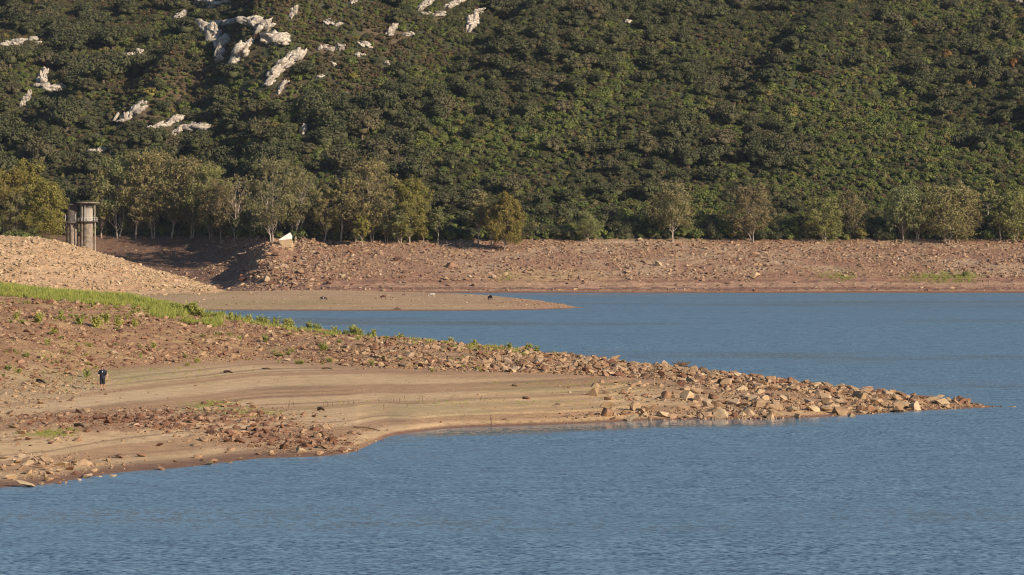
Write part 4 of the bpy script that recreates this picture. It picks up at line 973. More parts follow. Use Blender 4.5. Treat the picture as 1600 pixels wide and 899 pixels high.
def weed_mesh(seed, n=14, h=1.0, w=.8):
    """upright shoots carrying small leaves"""
    r = np.random.default_rng(seed); bm = bmesh.new(); P = []
    for i in range(n):
        a = r.uniform(0, 6.28); e = np.array([w * r.uniform(.1, .6) * math.cos(a), w * r.uniform(.1, .6) * math.sin(a), h * r.uniform(.55, 1.05)]); b = e * np.array([.2, .2, 0]); b[2] = -.05
        tube(bm, [tuple(b), tuple((b + e) / 2 + np.array([0, 0, .05])), tuple(e)], [.018, .012, .005], 4, False)
        for t in r.uniform(.2, 1.05, 16): P.append(b + (e - b) * t + r.normal(0, .05, 3) * w)
    st = bpy.data.meshes.new('stem'); bm.to_mesh(st); bm.free(); st.materials.append(M_weed)
    P = np.array(P); V, Q = leaf_quads(P, r.normal(size=P.shape) + np.array([0, 0, .4]), .13, r, 1.8)
    return st, mesh_np('leaves', V, quads=Q, mat=M_weed)
WEED = [weed_mesh(80 + i, 14 + 2 * i, 1.0, .9 + .15 * i) for i in range(4)]
# tall grass along the left part of the ridge
N = 26000; gx = rng.uniform(-420, 345, N); Dw, Dm, zm, Dr, zr, bk = near_nodes(gx)
gd = Dr - 16 + rng.uniform(0, 40, N) * ip(gx, [0, 340], [1.1, .35]) ; gz = near_z(gx, gd); gpy = topy(gz, gd)
lim = ip(gx, [-420, 0, 60, 160, 260, 345], [13, 11, 9, 8, 5, 2.5]); edge = (Dr - gd)
nn = fbm(toX(gx, gd) / 3, gd / 4, 141, 3)
k = (rng.random(N) < np.exp(-(np.maximum(edge, 0) / np.maximum(lim * (1 + 1.3 * nn), .5)) ** 2)) & (rng.random(N) < .85 * ip(gx, [-420, 230, 345], [1, .8, .35])) | ((rng.random(N) < .4) & (edge < 36) & (nn > .1)); k &= gz > .5
n = int(k.sum()); gs = rng.uniform(.45, 1.0, n) * np.clip(1 - edge[k] / 40, .45, 1)
scatter('tall_grass', np.stack([toX(gx, gd), gd, gz], 1)[k], np.stack([0 * gs, 0 * gs, rng.uniform(0, 6.28, n)], 1), np.stack([gs * 1.1, gs * 1.1, gs], 1), rng.integers(0, 5, n), GR, 'tall yellow-green grass along the left part of the near ridge')
N = 4500; wx_ = rng.uniform(-300, 900, N); nd = near_nodes(wx_); wd_ = nd[1] + rng.uniform(-3, 1, N) * 2 + rng.random(N) * (nd[3] - nd[1]); wz = near_z(wx_, wd_)
k = (fbm(toX(wx_, wd_) / 3.5, wd_ / 5, 161, 3) > .22) & (rng.random(N) < ip(wx_, [-300, 300, 500, 900], [.55, .5, .25, .08])); n = int(k.sum()); gs = .1 + .3 * rng.random(n) ** 2
scatter('low_weeds', np.stack([toX(wx_, wd_), wd_, wz], 1)[k], np.stack([0 * gs, 0 * gs, rng.uniform(0, 6.28, n)], 1), np.stack([gs * 1.6, gs * 1.6, gs], 1), rng.integers(0, 4, n), [w[1] for w in WEED], 'low weeds sprouting between the stones of the near slope')
N = 2600; fx_ = rng.uniform(330, 870, N); nd = near_nodes(fx_); fd_ = nd[3] + rng.normal(-1.5, 2.5, N); fz = near_z(fx_, fd_)
k = rng.random(N) < .75 * np.clip(.5 + 1.6 * fbm(toX(fx_, fd_) / 2.5, fd_ / 6, 163, 2), 0, 1) * ip(fx_, [330, 430, 560, 870], [1, .5, .22, .08]); n = int(k.sum()); gs = .15 + .45 * rng.random(n) ** 1.5
scatter('ridge_grass', np.stack([toX(fx_, fd_), fd_, fz], 1)[k], np.stack([0 * gs, 0 * gs, rng.uniform(0, 6.28, n)], 1), np.stack([gs * 1.3, gs * 1.3, gs], 1), rng.integers(0, 5, n), GR, 'thin green grass fringe thinning out along the near ridge')
# short grass patches on the beach and among the rubble
parts = []
for cx, cy, rx, ry, cnt in ((85, 678, 36, 5, 420), (330, 635, 30, 3, 160), (385, 645, 40, 4, 160), (340, 630, 30, 3, 120), (900, 600, 90, 4, 160), (410, 650, 30, 5, 120), (150, 588, 150, 16, 200), (760, 630, 150, 5, 160), (260, 580, 160, 9, 160)):
    for _ in range(cnt // 2): parts.append((rng.normal(cx, rx * .6), rng.normal(cy, ry * .6)))
P_ = []
DD = np.arange(110, 300, .5)
for a, b in parts:
    zz = near_z(np.full_like(DD, a), DD, False); m = np.nonzero(zz >= CAMZ - (b - HY) * DD / F)[0]
    if len(m): d = DD[m[0]]; P_.append((toX(a, d), d, float(near_z(np.array([a]), np.array([d]))[0])))
P_ = np.array(P_); n = len(P_); gs = rng.uniform(.04, .11, n)
scatter('short_grass', P_, np.stack([0 * gs, 0 * gs, rng.uniform(0, 6.28, n)], 1), np.stack([gs * 3, gs * 3, gs], 1), rng.integers(0, 5, n), GR, 'short green grass sprouting in patches on the near beach')
# grass patch on the far bank
P_ = []
for cx, rx, cnt in ((1440, 22, 160), (1480, 26, 260), (1510, 16, 150), (1310, 25, 160), (790, 10, 50)):
    for _ in range(cnt):
        a = rng.normal(cx, rx * .6); p = 429 + rng.normal(0, 2.0); zz = 4.6 + (429 - p) * .2; d = 869 + rng.normal(0, 3); P_.append((toX(a, d), d, float(far_z(np.array([a]), np.array([d]))[0])))
P_ = np.array(P_); n = len(P_); gs = rng.uniform(.2, .6, n)
scatter('bank_grass', P_, np.stack([0 * gs, 0 * gs, rng.uniform(0, 6.28, n)], 1), np.stack([gs * 1.8, gs * 1.8, gs], 1), rng.integers(0, 5, n), GR, 'bright green grass patch low on the far bank')

def copy_plant(kind, p, s_, rz, lab, group, name='weed'):
    t = empty(name, p, rz, lab, 'plant', group); t.scale = (s_, s_, s_)
    for nm, me in zip(('stem', 'leaves'), WEED[kind]): link(bpy.data.objects.new(nm, me), t)
WD = [(270, 486, 17, 'green shrub poking above the ridge left of the first blue water'), (300, 492, 24, 'bushy green shrub where the ridge first meets the blue water'), (288, 490, 16, 'green shrub tucked left of the bushy one at the blue water'), (312, 494, 15, 'small green shrub at the right foot of the bushy one'), (345, 497, 14, 'low green weed right of the bushy ridge shrub'), (360, 499, 13, 'second low green weed along the ridge over the water'),
      (372, 502, 13, 'third low green weed along the ridge over the water'), (388, 504, 14, 'leafy weed starting the long row on the ridge'), (405, 507, 16, 'leafy weed in the long row on the ridge'), (415, 508, 15, 'taller leafy weed in the long row on the ridge'), (430, 510, 16, 'dense leafy weed in the long row on the ridge'), (450, 512, 18, 'tallest leafy weed in the long row on the ridge'),
      (484, 516, 16, 'leafy weed just right of the big tan ridge rock'), (495, 518, 14, 'smaller weed next to the one by the tan ridge rock'), (522, 519, 11, 'small weed before the bushy pair on the ridge'), (553, 522, 18, 'bushy weed on the ridge, left one of the pair'), (562, 523, 16, 'bushy weed on the ridge, right one of the pair'), (585, 524, 14, 'weed standing between the bushy pair and the lone weed'), (577, 523, 8, 'tiny weed left of the single ridge weed'),
      (627, 526, 12, 'lone weed silhouetted on the blue water'), (705, 535, 13, 'spiky weed on the ridge before the bare stretch'), (741, 537, 14, 'spiky weed right of the bare stretch'), (797, 545, 10, 'small weed left of the last green clump'), (826, 548, 13, 'left half of the last green clump on the ridge'), (838, 549, 14, 'right half of the last green clump on the ridge'), (974, 567, 6, 'tiny green weed far along the stony ridge'),
      (75, 540, 12, 'green weed in rusty soil at far left'), (60, 505, 18, 'green shrub among rubble below the grass'), (25, 500, 16, 'green shrub at the left edge below the grass'), (95, 500, 17, 'green shrub below the grass near the dark stick'), (125, 508, 18, 'leafy shrub in the rubble above the hiker'), (150, 512, 22, 'tall leafy shrub in the rubble above the hiker'), (165, 505, 20, 'leafy shrub right of the tall one above the hiker'), (185, 510, 17, 'low shrub in rubble right of the leafy pair'), (210, 512, 15, 'last low shrub of the rubble group'),
      (505, 548, 14, 'bright weed under the red slab'), (415, 535, 14, 'weed growing among rubble left of the red slab'), (530, 538, 9, 'small weed beside the pale block'), (580, 572, 10, 'small weed at the foot of the rubble'), (675, 582, 7, 'low weed where rubble meets sand'), (290, 560, 8, 'low weed at the sand edge, mid left'), (220, 560, 10, 'low weed at the sand edge above the track'), (135, 590, 14, 'dull weed just left of the hiker'), (85, 525, 14, 'yellowish weed in the rusty slope'), (240, 545, 12, 'green weed midway up the rusty slope'), (705, 566, 8, 'small weed under pale stones')]
for i, (fx, fy, hp, lab) in enumerate(WD):
    p = hit(fx, fy, 100, 420, .3)
    if p is None or p.y > 350:
        d = float(near_nodes(np.array([float(fx)]))[3][0]); p = Vector((toX(fx, d), d, float(near_z(np.array([float(fx)]), np.array([d]))[0])))
    copy_plant(i % 4, p, .85 * hp * p.y / F, i * 1.3, lab, 'weeds on the near ridge')
# big dark bush in the far bank grass
p = hit(1508, 433, 840, 930, .3)
if p: t = empty('bush', p, 0, 'single dark green bush in the far bank grass patch', 'bush'); t.scale = (2.6, 2.6, 2.8); link(bpy.data.objects.new('crown', BUSH[2]), t); link(bpy.data.objects.new('trunk', TRUNK), t)

# ------------------------------------------------------------------ dead stems and driftwood
def near_pt(fx, fy):
    p = hit(fx, fy, 100, 330, .2)
    if p is None: d = F * CAMZ / (fy - HY); p = Vector((toX(fx, d), d, 0.0))
    return p
dead = []
spots = [(450, 640, 16), (460, 638, 14), (505, 636, 8), (512, 636, 9), (520, 635, 7), (528, 634, 9), (536, 634, 8), (545, 633, 10), (553, 633, 8), (561, 632, 9), (592, 632, 10), (600, 642, 11), (615, 631, 8), (625, 630, 9), (634, 630, 12), (654, 630, 14), (661, 629, 10), (636, 638, 8), (566, 613, 7), (705, 627, 8), (750, 628, 9), (580, 616, 7), (725, 652, 5)]
for i, (fx, fy, hp) in enumerate(spots):
    p = near_pt(fx, fy); r = random.Random(i); h = hp * p.y / F; bm = bmesh.new(); ln = r.uniform(-.3, .3) * h
    tube(bm, [(0, 0, -.05), (ln * .4, 0, h * .5), (ln, 0, h)], [.022, .016, .008], 5)
    for _ in range(r.randint(1, 3)):
        t = r.uniform(.3, .7); q = (ln * t, 0, h * t); tube(bm, [q, (q[0] + r.uniform(-.3, .3) * h, r.uniform(-.1, .1), q[2] + .35 * h)], [.012, .006], 4)
    o = bm_obj('dry_twig', bm, M_dry); o.location = p; o['category'] = 'twig'; dead.append((o, 'thin dry twig', fx, fy))
place_labels(dead, [(450, 640, 'the small brown log on pale sand'), (530, 635, 'the pale ledge'), (640, 630, 'the forked twig'), (600, 615, 'the dark ledge line'), (740, 628, 'the olive strip of sand')], 'dry twigs on the sand', 'uphill of', 'downhill of')
def log(fx0, fy0, fx1, fy1, rad, lab, cat='driftwood', name='driftwood_log', lift=0.0):
    a = near_pt(fx0, fy0); b = near_pt(fx1, fy1); m = (a + b) / 2 + Vector((0, .1, .06)); bm = bmesh.new()
    tube(bm, [a + Vector((0, 0, rad)), m + Vector((0, 0, rad)), b + Vector((0, 0, rad * .6 + lift))], [rad, rad * .9, rad * .45], 7); tube(bm, [m + Vector((0, 0, rad)), m + Vector((.3, .1, .25))], [rad * .4, rad * .15], 5)
    o = bm_obj(name, bm, M_wood); tag(o, lab, cat); return o
log(552, 669, 594, 674, .055, 'long thin driftwood log on the beach above the cape')
log(350, 583, 364, 584, .10, 'short dark log lying on the flat right of the hiker')
log(42, 498, 58, 499, .13, 'dark stick lying under the grass at far left')
log(58, 596, 72, 601, .10, 'dark log among stones left of the hiker')
log(497, 642, 507, 643, .12, 'small brown log on pale sand')
log(117, 667, 132, 669, .10, 'flat dark piece of wood below the red stones')
log(131, 674, 140, 676, .10, 'stubby piece of wood by the round dark stone')
log(410, 577, 424, 578, .05, 'thin branch on the flat at the rubble foot')
log(503, 577, 520, 578, .06, 'second thin branch on the flat at the rubble foot')
# stick standing in the shallows
p = near_pt(768, 664); bm = bmesh.new(); tube(bm, [(0, 0, -.3), (-.03, 0, .3), (-.1, 0, .62)], [.035, .03, .015], 6); tube(bm, [(-.03, 0, .3), (.08, 0, .5)], [.02, .01], 5)
o = bm_obj('stick', bm, M_wood); o.location = p; tag(o, 'upright stick stuck in the sand at the waterline', 'stick')
p = near_pt(558, 714); p.z = 0; bm = bmesh.new(); tube(bm, [(0, 0, -.3), (.02, 0, .22)], [.03, .02], 6)
o = bm_obj('stick', bm, M_wood); o.location = p; tag(o, 'short dark stick poking out of the water off the cape', 'stick')
# dark root stump on the ridge
p = hit(1064, 569, 120, 330, .2) or near_pt(1064, 575); bm = bmesh.new()
tube(bm, [(-.8, 0, 0), (-.3, .1, .25), (.1, 0, .3), (.5, 0, .35), (.95, 0, .5)], [.1, .18, .2, .14, .05], 8)
for e in ((-.35, 0, .75), (-.9, .1, .55), (.2, 0, .7), (.75, -.1, .15)): tube(bm, [(-.1, 0, .25), (e[0] * .6, 0, e[2] * .6), e], [.12, .08, .03], 6)
o = bm_obj('tree_stump', bm, M_wood); o.location = p + Vector((0, 0, .05)); tag(o, 'dark twisted root stump lying on the stony ridge', 'stump')

# ------------------------------------------------------------------ concrete intake tower
base = Vector((toX(137, 833), 833, 0.0)); S = 833 / F                 # metres per photo pixel at the tower
def zpx(y): return CAMZ - (y - HY) * S
def xpx(x): return (x - 137) * S
T = empty('intake_tower', base, 0, 'twin concrete intake tower with flat round roofs beyond the headland', 'tower')
z_roof, z_plat, z_joint = zpx(318), zpx(347), zpx(376)
def part(nm, mat, fn, parent=T, sm=False, lab=None):
    bm = bmesh.new(); fn(bm); o = bm_obj(nm, bm, mat, parent, sm)
    if lab: o['label'] = lab
    return o
rx_ = 1.55
shaft = part('shaft', M_conc, lambda b: lathe(b, [(rx_ * 1.06, -2), (rx_ * 1.06, z_joint), (rx_, z_joint), (rx_, z_plat - .05)], 0, 0))
part('chamber', M_conc_l, lambda b: lathe(b, [(rx_ * .98, z_plat + .22), (rx_ * .98, z_roof - 1.5)], 0, 0))
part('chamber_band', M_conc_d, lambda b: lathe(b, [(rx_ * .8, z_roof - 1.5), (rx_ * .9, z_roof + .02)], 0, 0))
part('roof', M_conc, lambda b: lathe(b, [(3.5, z_roof), (3.55, z_roof + .16), (3.3, z_roof + .36), (.4, z_roof + .5)], 0, 0))
def plat(b): lathe(b, [(2.75, z_plat - .05), (2.95, z_plat + .02), (2.95, z_plat + .22)], 0, 0)
platform = part('platform', M_conc_d, plat)
for a in (-8, 110, 165, 232):
    cx, cy = 2.35 * math.cos(R(a)), 2.35 * math.sin(R(a))
    part('column', M_conc_l, lambda b: (box(b, cx * .93, cy * .93, (z_plat + .22 + z_roof) / 2, .26, .26, z_roof - z_plat - .24)))
    part('buttress', M_conc if a != -8 else M_conc_l, lambda b: tube(b, [(cx * 1.0, cy, -1.5), (cx * .95, cy, z_plat - .06)], [.24, .17], 6))
def rail(b, cx0, r, z0, a0, a1, n):
    pts = [(cx0 + r * math.cos(R(a0 + (a1 - a0) * i / n)), r * math.sin(R(a0 + (a1 - a0) * i / n))) for i in range(n + 1)]
    for hz in (.5, 1.0): tube(b, [(x, y, z0 + hz) for x, y in pts], .03, 5)
    for x, y in pts: tube(b, [(x, y, z0), (x, y, z0 + 1.0)], .035, 5)
part('railing', M_rail, lambda b: rail(b, 0, 2.85, z_plat + .22, 180, 360, 9))
part('ladder', M_rail, lambda b: (tube(b, [(-.65, -1.62, z_plat + .2), (-.65, -1.62, z_roof - .1)], .04, 5), tube(b, [(-.3, -1.66, z_plat + .2), (-.3, -1.66, z_roof - .1)], .04, 5), [tube(b, [(-.65, -1.64, z_plat + .4 + .45 * i), (-.3, -1.68, z_plat + .4 + .45 * i)], .025, 4) for i in range(11)]))
part('lamp_box', M_rail, lambda b: box(b, .1, -1.75, z_plat + .8, .28, .25, .3))
# second, darker drum to the left, set back, joined by a gangway
cx2 = xpx(111); r2 = 1.75
part('rear_shaft', M_conc, lambda b: lathe(b, [(r2, -2), (r2, z_plat - .5)], cx2, 1.6), lab='shorter shaft of the left drum')
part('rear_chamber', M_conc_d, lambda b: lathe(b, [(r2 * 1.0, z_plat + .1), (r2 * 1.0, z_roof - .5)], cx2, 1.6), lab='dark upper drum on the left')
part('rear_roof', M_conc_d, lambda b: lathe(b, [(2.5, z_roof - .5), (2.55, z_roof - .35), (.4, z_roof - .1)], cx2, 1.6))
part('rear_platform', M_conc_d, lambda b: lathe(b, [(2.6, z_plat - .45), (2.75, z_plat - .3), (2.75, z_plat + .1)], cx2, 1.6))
for a in (200, 235, 270, 305): part('bracket', M_conc_d, lambda b: box(b, cx2 + 2.15 * math.cos(R(a)), 1.6 + 2.15 * math.sin(R(a)), z_plat - .75, .25, .6, .6, R(a + 90)))
part('rear_railing', M_rail, lambda b: [tube(b, [(cx2 + 2.6 * math.cos(R(a)), 1.6 + 2.6 * math.sin(R(a)), z_plat + .1), (cx2 + 2.6 * math.cos(R(a)), 1.6 + 2.6 * math.sin(R(a)), z_plat + 2.4)], .07, 5) for a in (190, 232, 300, 345)])
part('buttress', M_conc_d, lambda b: tube(b, [(cx2 + .1, 1.6 - 1.95, -1), (cx2, 1.6 - 1.9, z_plat - .5)], [.22, .16], 6))
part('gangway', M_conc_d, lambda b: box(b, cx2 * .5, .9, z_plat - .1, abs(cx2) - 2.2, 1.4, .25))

# ------------------------------------------------------------------ people and animals grown with the skin modifier
def skinned(name, verts, edges, radii, mat, parent=None, root=0, sub=2):
    me = bpy.data.meshes.new(name); me.from_pydata(verts, edges, []); me.update(); me.materials.append(mat)
    o = obj(name, me, parent); sk = o.modifiers.new('skin', 'SKIN'); sk.use_smooth_shade = True
    lay = me.skin_vertices[0] if me.skin_vertices else None
    if lay is None:
        bpy.context.view_layer.objects.active = o; lay = me.skin_vertices.new(name='skin') if hasattr(me.skin_vertices, 'new') else me.skin_vertices[0]
    for i, rr in enumerate(radii):
        lay.data[i].radius = rr if hasattr(rr, '__len__') else (rr, rr); lay.data[i].use_root = (i == root)
    ss = o.modifiers.new('sub', 'SUBSURF'); ss.levels = sub; ss.render_levels = sub
    return o
M_skin = plain('hiker_skin', (.42, .24, .16), .6, .05)  # one even skin colour
M_hair = plain('dark_hair', (.05, .03, .02), .7)
M_navy = plain('navy_cloth', (.018, .022, .042), .85)
M_black = plain('black_cloth', (.014, .014, .018), .85)
M_white = plain('white_print', (.75, .76, .8), .6)
M_shoe = plain('dark_shoe', (.05, .035, .03), .7)
M_pole = plain('pole_wood', (.10, .06, .04), .6)
foot = near_pt(160, 610)
P = empty('person', foot, 0, 'hiker in navy t-shirt and black shorts walking across the dry lake bed', 'person')
# the hiker faces the camera (-Y); the pole is in the hand at the picture's left
V = []; E2 = []; Rr = []
def j(p, r, par=None):
    V.append(p); Rr.append(r)
    if par is not None: E2.append((par, len(V) - 1))
    return len(V) - 1
pel = j((0, 0, .93), (.15, .11)); wst = j((0, 0, 1.08), (.13, .10), pel); ch = j((.0, -.01, 1.27), (.165, .115), wst); nb = j((.0, -.01, 1.44), (.07, .07), ch); nk = j((0, -.02, 1.51), .05, nb); hd = j((0, -.03, 1.60), (.072, .085), nk); ht = j((0, -.025, 1.69), (.068, .08), hd)
nose = j((0, -.125, 1.605), .012, hd)
def arm(s, el, wr, pm, ftips):
    sh = j((s * .17, 0, 1.41), .06, ch); e = j(el, .042, sh); w_ = j(wr, .027, e); p_ = j(pm, (.032, .018), w_)
    for k, t in enumerate(ftips):
        m = tuple((a + b) / 2 + (0 if i != 1 else -.008) for i, (a, b) in enumerate(zip(pm, t))); kk = j(m, .0095, p_); j(t, .0075, kk)
arm(-1, (-.27, -.02, 1.15), (-.29, -.14, .95), (-.295, -.19, .90), [(-.27, -.26, .90), (-.275, -.265, .875), (-.28, -.26, .85), (-.285, -.245, .83), (-.25, -.20, .92)])
arm(1, (.29, .04, 1.14), (.37, -.01, .92), (.385, -.03, .84), [(.40, -.055, .76), (.39, -.035, .75), (.38, -.02, .755), (.375, -.005, .77), (.36, -.075, .81)])
def leg(s, kn, an, toe):
    hp = j((s * .09, 0, .86), .085, pel); k = j(kn, .055, hp); cf = j(tuple(a * .7 + b * .3 + (0, .015, 0)[i] for i, (a, b) in enumerate(zip(kn, an))), .052, k); a = j(an, .034, cf); j(toe, (.036, .028), a)
leg(-1, (-.09, -.06, .48), (-.06, .03, .09), (-.06, -.12, .035)); leg(1, (.10, -.02, .48), (.11, .10, .11), (.12, -.02, .04))
body = skinned('body', V, E2, Rr, M_skin, P)
def cloth(nm, mat, rings, seg=18):
    bm = bmesh.new(); rr = [[bm.verts.new((cx + a * math.cos(2 * math.pi * k / seg), cy + b * math.sin(2 * math.pi * k / seg), z)) for k in range(seg)] for cx, cy, z, a, b in rings]
    for r0, r1 in zip(rr[:-1], rr[1:]):
        for k in range(seg): bm.faces.new((r0[k], r0[(k + 1) % seg], r1[(k + 1) % seg], r1[k]))
    return bm
bm = cloth('t_shirt', M_navy, [(0, 0, .84, .195, .15), (0, 0, .95, .19, .148), (0, 0, 1.1, .175, .14), (0, -.01, 1.28, .205, .15), (0, -.01, 1.40, .20, .13), (0, -.01, 1.465, .13, .10), (0, -.015, 1.49, .07, .07)])
tube(bm, [(-.14, 0, 1.41), (-.22, -.01, 1.30), (-.265, -.02, 1.16)], [.085, .078, .07], 10, False); tube(bm, [(.14, 0, 1.41), (.23, .01, 1.30), (.29, .035, 1.14)], [.085, .078, .07], 10, False)
bm_obj('t_shirt', bm, M_navy, P, True)
bm = bmesh.new(); box(bm, .03, -.165, 1.33, .045, .012, .08); bm_obj('chest_print', bm, M_white, P)
bm = cloth('shorts', M_black, [(0, 0, 1.0, .17, .135), (0, 0, .88, .19, .15), (0, 0, .80, .185, .14)])
for s, kn in ((-1, (-.09, -.05, .42)), (1, (.105, -.02, .44))): tube(bm, [(s * .09, 0, .86), (s * .095, -.02, .65), kn], [.105, .10, .092], 12, False)
bm_obj('shorts', bm, M_black, P, True)
bm = bmesh.new(); r = bmesh.ops.create_icosphere(bm, subdivisions=3, radius=1.0)
bmesh.ops.transform(bm, matrix=Matrix.Translation((0, -.008, 1.665)) @ Matrix.Diagonal((.09, .108, .095, 1)), verts=bm.verts[:])
bmesh.ops.delete(bm, geom=[v for v in bm.verts if v.co.z < 1.60 or (v.co.y < -.07 and v.co.z < 1.70)], context='VERTS'); bm_obj('hair', bm, M_hair, P, True)
for s in (-1, 1):
    bm = bmesh.new(); bmesh.ops.create_icosphere(bm, subdivisions=1, radius=.013); o = bm_obj('eye', bm, M_hair, P); o.location = (s * .032, -.108, 1.625)
    bm = bmesh.new(); bmesh.ops.create_icosphere(bm, subdivisions=2, radius=1.0); bmesh.ops.transform(bm, matrix=Matrix.Diagonal((.012, .02, .03, 1)), verts=bm.verts[:]); o = bm_obj('ear', bm, M_skin, P, True); o.location = (s * .082, -.02, 1.61)
bm = bmesh.new(); box(bm, 0, 0, 0, .045, .01, .01); o = bm_obj('mouth', bm, plain('lips', (.22, .08, .06)), P); o.location = (0, -.112, 1.565)
for x_, y_, z_ in ((-.06, -.04, 0), (.115, .05, .01)):
    bm = bmesh.new(); r = bmesh.ops.create_cube(bm, size=1.0); bmesh.ops.bevel(bm, geom=bm.edges[:], offset=.25, segments=2, affect='EDGES'); bmesh.ops.transform(bm, matrix=Matrix.Translation((x_, y_ - .02, z_ + .05)) @ Matrix.Diagonal((.10, .28, .10, 1)), verts=bm.verts[:]); bm_obj('shoe', bm, M_shoe, P, True)
bm = bmesh.new(); bmesh.ops.create_cube(bm, size=1.0); bmesh.ops.bevel(bm, geom=bm.edges[:], offset=.2, segments=3, affect='EDGES'); bmesh.ops.transform(bm, matrix=Matrix.Diagonal((.40, .22, .52, 1)), verts=bm.verts[:])
B = bm_obj('backpack', bm, M_navy, None, True); B.location = foot + Vector((.03, .23, 1.22)); tag(B, 'dark backpack worn by the walking hiker', 'backpack')
bm = bmesh.new(); [tube(bm, [(s * .12, -.05, .22), (s * .13, -.24, .20), (s * .12, -.41, .05), (s * .13, -.36, -.15), (s * .16, -.1, -.2)], .022, 6) for s in (-1, 1)]; bm_obj('strap', bm, M_black, B)
bm = bmesh.new(); tube(bm, [(.19, 0, .15), (.30, -.02, .12)], [.035, .03], 7); bm_obj('side_pouch', bm, M_black, B)
bm = bmesh.new(); tube(bm, [(-.27, -.23, 1.02), (-.28, -.235, .88)], .018, 8); tube(bm, [(-.28, -.235, .9), (-.36, -.26, .0)], .013, 6)
o = bm_obj('walking_pole', bm, M_pole); o.location = foot; tag(o, 'thin walking pole held by the hiker', 'walking pole')

def cow(loc, rz, coat, s_=1.0, grazing=True, lab='', patch=None):
    V.clear(); E2.clear(); Rr.clear()
    mid = j((0, 0, 1.02), (.30, .36)); hip = j((-.62, 0, 1.10), (.27, .29), mid); rump = j((-.80, 0, 1.05), (.18, .22), hip); sh = j((.58, 0, 1.05), (.25, .35), mid)
    nk = j((.88, 0, 1.02 if grazing else 1.25), (.15, .2), sh)
    if grazing: hd = j((1.15, 0, .58), (.11, .13), nk); mz = j((1.22, 0, .22), (.08, .08), hd)
    else: hd = j((1.12, 0, 1.42), (.12, .14), nk); mz = j((1.42, 0, 1.28), (.08, .08), hd)
    for sgn in (-1, 1):
        j((hd and V[hd][0] - .06, sgn * .22, V[hd][2] + .08), (.035, .05), hd)
        up = j((-.66, sgn * .16, .80), (.12, .15), hip); st = j((-.52, sgn * .17, .62), (.08, .10), up); hk = j((-.74, sgn * .17, .42), (.05, .06), st); j((-.70, sgn * .17, .20), (.035, .035), hk); j((-.66, sgn * .17, .03), (.05, .045), len(V) - 1)
        el = j((.56, sgn * .17, .74), (.09, .12), sh); kn = j((.58 + .05 * sgn, sgn * .16, .42), (.05, .055), el); j((.57 + .05 * sgn, sgn * .16, .20), (.035, .035), kn); j((.60 + .05 * sgn, sgn * .16, .03), (.05, .045), len(V) - 1)
    t1 = j((-.95, 0, 1.0), (.03, .03), rump); j((-.98, 0, .55), (.035, .035), t1)
    o = skinned('cow', list(V), list(E2), list(Rr), coat); o.location = loc; o.rotation_euler = (0, 0, rz); o.scale = (s_, s_, s_); tag(o, lab, 'cow', 'cattle on the far spit')
    bm = bmesh.new()
    for sgn in (-1, 1): q = V[hd]; tube(bm, [(q[0] - .04, sgn * .08, q[2] + .14), (q[0], sgn * .2, q[2] + .2), (q[0] + .05, sgn * .24, q[2] + .3)], [.025, .018, .006], 6)
    bm_obj('horns', bm, M_rail, o)
    if patch:
        bm = bmesh.new(); bmesh.ops.create_icosphere(bm, subdivisions=2, radius=1.0); bmesh.ops.transform(bm, matrix=Matrix.Translation((.05, 0, .98)) @ Matrix.Diagonal((.36, .325, .36, 1)), verts=bm.verts[:]); bm_obj('belly_patch', bm, patch, o, True)
def sp(fx, fy): return hit(fx, fy, 560, 830, .5) or Vector((toX(fx, 700), 700, .9))
M_cb = plain('black_coat', (.02, .015, .015), .7); M_cr = plain('brown_coat', (.10, .045, .025), .7); M_cw = plain('grey_white_coat', (.42, .38, .33), .8)
cow(sp(505, 471), R(8), M_cb, .78, True, 'black cow with white belly near the green band of the far spit', M_cw)
cow(sp(599, 468), R(168), M_cr, .74, True, 'brown cow grazing towards the left on the far spit')
cow(sp(675, 465), R(175), M_cw, .80, True, 'pale grey cow grazing on the far spit')
cow(sp(766, 470), R(118), M_cb, .9, True, 'black cow seen end-on near the tip side of the far spit')
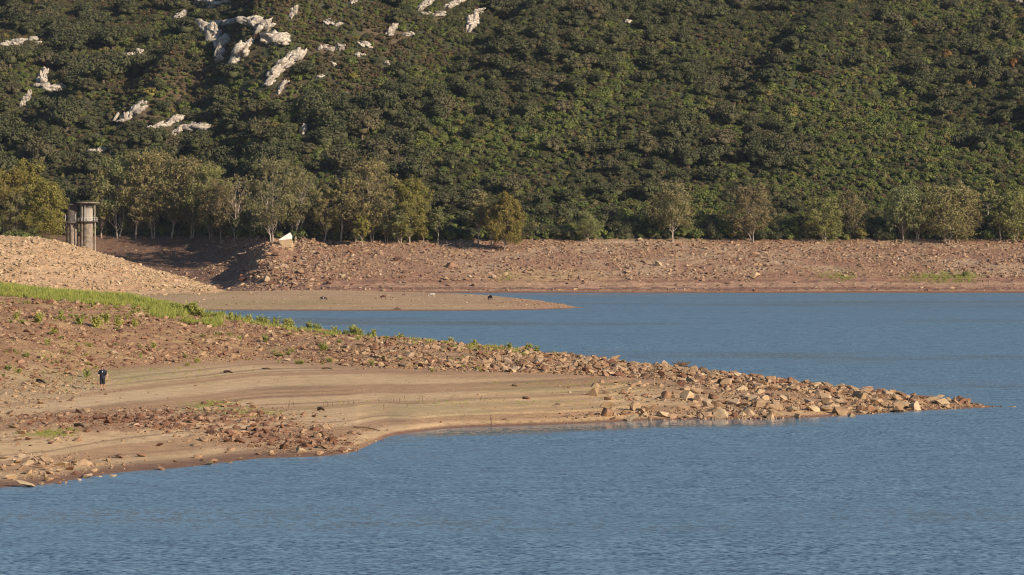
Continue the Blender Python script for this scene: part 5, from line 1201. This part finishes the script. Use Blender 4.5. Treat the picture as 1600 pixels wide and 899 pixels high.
cow(sp(631, 463), R(20), M_cr, .42, True, 'small dark calf between the brown cow and the pale cow')
# dark log on the far spit's waterline
d = F * CAMZ / (485.5 - HY); bm = bmesh.new(); tube(bm, [(-1.0, 0, .1), (-.3, .1, .32), (.4, 0, .25), (1.0, 0, .1)], [.12, .22, .2, .08], 7); o = bm_obj('driftwood_log', bm, M_wood); o.location = (toX(621, d), d + .5, 0.02); tag(o, 'dark log at the waterline of the far spit', 'driftwood')
# pale dead branches on the far bank
for i, (fx, fy, ln, lab) in enumerate(((470, 412, 5, 'pale forked dead branch among the far bank boulders'), (385, 398, 5.5, 'long whitish dead branch beside the shaded bay'), (505, 350, 0, ''), (700, 385, 3, 'fallen grey branch at the foot of the narrow eucalyptus'))):
    if not ln: continue
    p = hit(fx, fy, 840, 1000, .4)
    if p is None: continue
    bm = bmesh.new(); tube(bm, [(-ln / 2, 0, .2), (0, 0, .5), (ln / 2, 0, 1.1)], [.14, .11, .05], 6); tube(bm, [(0, 0, .5), (-.6, 0, 1.6)], [.08, .03], 5)
    o = bm_obj('dead_branch', bm, M_bark_w); o.location = p; tag(o, lab, 'branch')

# ------------------------------------------------------------------ thin blue air between here and the hill
bm = bmesh.new(); bmesh.ops.create_cube(bm, size=1.0); bmesh.ops.transform(bm, matrix=Matrix.Translation((0, 1300, 145)) @ Matrix.Diagonal((9000, 3000, 304, 1)), verts=bm.verts[:])
hm = bpy.data.materials.new('haze'); hm.use_nodes = True; ht_ = hm.node_tree; ht_.nodes.remove(ht_.nodes['Principled BSDF'])
pv = ht_.nodes.new('ShaderNodeVolumePrincipled'); pv.inputs['Color'].default_value = (.62, .74, 1, 1); pv.inputs['Density'].default_value = .000024
ht_.links.new(pv.outputs[0], [n for n in ht_.nodes if n.type == 'OUTPUT_MATERIAL'][0].inputs['Volume'])
me = bpy.data.meshes.new('haze'); bm.to_mesh(me); bm.free(); me.materials.append(hm); hz = obj('haze', me); hz['kind'] = 'stuff'; hz['label'] = 'thin bluish air over the lake and hill'
